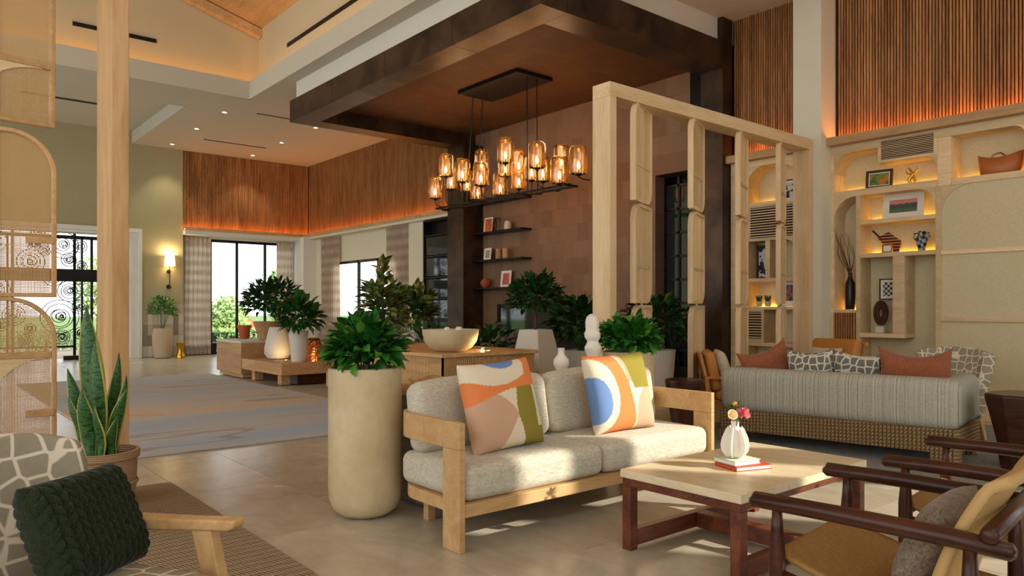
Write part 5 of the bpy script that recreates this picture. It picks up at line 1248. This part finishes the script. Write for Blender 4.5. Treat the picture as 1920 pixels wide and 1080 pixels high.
# ================================================================= OUTDOORS
M['lawn'] = mat('lawn', '#5d7a3c', .95); n = N(M['lawn']); n.col(n.ramp(n.noise(n.coord(), 3, 5), [(.35, '#4a6a30'), (.65, '#7c9450')]))
M['paving'] = mat('outdoor paving', '#b0a08c', .9); M['bush'] = mat('bush green', '#7c9c50', .8); n = N(M['bush']); n.col(n.ramp(n.noise(n.coord(), 8, 4), [(.35, '#6c9448'), (.65, '#b4cc88')]))
struct(bx(-20, 40, 20.0, 27, -.3, -.02).build('terrace', 'paving')); struct(bx(9.3, 40, -5, 20, -.3, -.02).build('terrace_side', 'paving'))
struct(bx(-20, 40, 27, 31, -.4, -.06).build('lawn', 'lawn')); struct(bx(-150, 200, 31, 400, -3, -2.6).build('far_field', 'lawn'))
M['bricky'] = patch('whitewashed brick', '#c4beb4', '#b0aaa2', '#96908a', 'yz')
struct(bx(4.5, 4.8, 20.4, 23.5, 0, 4).build('wall_outside', 'bricky'))
def bush(name, lab, cat, c, rad, n_, seed, m='bush', grp=None, trunk=0):
    t = thing(name, lab, cat, (c[0], c[1], -.02), 0, grp); rg = random.Random(seed); b = MB()
    for k in range(n_):
        a = rg.uniform(0, 2*PI); ce = rg.uniform(-1, 1); sn = math.sqrt(1-ce*ce); r = rg.random()**.4; d_ = Vector((math.cos(a)*sn, math.sin(a)*sn, ce))
        p_ = Vector((d_.x*rad[0]*r, d_.y*rad[1]*r, c[2]+d_.z*rad[2]*r)); q = Vector((rg.uniform(-1, 1), rg.uniform(-1, 1), rg.uniform(-1, 1))).normalized(); r2 = q.orthogonal().normalized(); s = max(.04, min(rad)*.13)*rg.uniform(.6, 1.3)
        b.add([p_+q*s, p_+r2*s*.5, p_-q*s, p_-r2*s*.5], [(0, 1, 2, 3)])
    tag(b.build('foliage', m, t), kind='stuff'); MB().tube([(0, 0, 0), (0.02, 0, c[2])], [max(.03, trunk), max(.02, trunk*.6)], 8).build('trunk', 'bark', t, True); return t
hedge = thing('hedge', 'clipped green hedge outside the tall end window', 'hedge', (8, 23.2, -.02)); 
b = MB(); rg = random.Random(8)
for k in range(5200):
    p_ = Vector((rg.uniform(-3, 5.4), rg.uniform(-.4, .4), rg.uniform(0, .62))); q = Vector((rg.uniform(-1, 1), rg.uniform(-1, 1), rg.uniform(-1, 1))).normalized()*.06; r2 = q.orthogonal()*.6; b.add([p_+q, p_+r2, p_-q, p_-r2], [(0, 1, 2, 3)])
tag(b.build('foliage', 'bush', hedge), kind='stuff'); bx(-3, 5.4, -.3, .3, 0, .5).build('core', 'leafd', hedge)
bush('tree', 'light green round tree beyond the hedge, left in the tall end window', 'tree', (9.3, 27.5, .75), (.8, .8, .95), 1600, 11, trunk=.05)
bush('tree', 'large green tree beyond the hedge, middle of the tall end window', 'tree', (12.6, 28.9, 1.7), (1.25, 1.25, 1.5), 2200, 12, trunk=.1)
bush('tree', 'bright green tree outside the side window', 'tree', (14.6, 22.6, 1.75), (1.0, 1.1, 1.25), 2000, 13, trunk=.08)
bush('shrub', 'low shrub outside the entrance behind the ring screen', 'shrub', (3.3, 24.9, .3), (1.4, .4, .35), 1000, 14)
bush('tree', 'loose tree outside the entrance doors seen through the ring screen', 'tree', (5.6, 30, 2.0), (.9, .9, 1.2), 700, 15, trunk=.08)
pt = thing('palm_tree', 'tall palm tree outside the tall end window', 'tree', (14.2, 29.5, -.02))
MB().tube([(0, 0, 0), (.1, 0, 2), (.05, 0, 4.2)], [.16, .12, .10], 10).build('trunk', 'bark', pt, True)
for k in range(13):
    a = k*2*PI/13; b = MB(); pts = [Vector((math.cos(a)*r, math.sin(a)*r, 4.2+.55*math.sin(r*1.15)-.22*r*r)) for r in (0, .4, .8, 1.2, 1.6, 2.0)]
    b.tube(pts, .02, 5)
    for i in range(40):
        s_ = .1+1.85*i/40; j = min(4, int(s_/.4)); p_ = pts[j].lerp(pts[j+1], (s_-.4*j)/.4); sd = Vector((-math.sin(a), math.cos(a), -.55)); sd2 = Vector((math.sin(a), -math.cos(a), -.55)); f_ = Vector((math.cos(a), math.sin(a), 0))
        for w_ in (sd, sd2): e_ = p_+(w_+f_*.5).normalized()*.42; b.add([p_, p_+f_*.035, e_], [(0, 1, 2)])
    b.build('frond', 'bush', pt)
hs_ = thing('house', 'low distant house with terracotta roof beyond the hedge', 'house', (19.6, 61, -2.6), .2)
bx(-3, 3, -2, 2, 0, 2.0).build('walls', 'cream', hs_); MB().prism([(-2.4, 2.0), (2.4, 2.0), (0, 3.0)], 'x', -3.3, 3.3).build('roof', 'terra', hs_); bx(-2, -1.2, -2.05, -2, .6, 1.6).build('window', 'darkglass', hs_); bx(1, 1.8, -2.05, -2, .6, 1.6).build('window', 'darkglass', hs_)
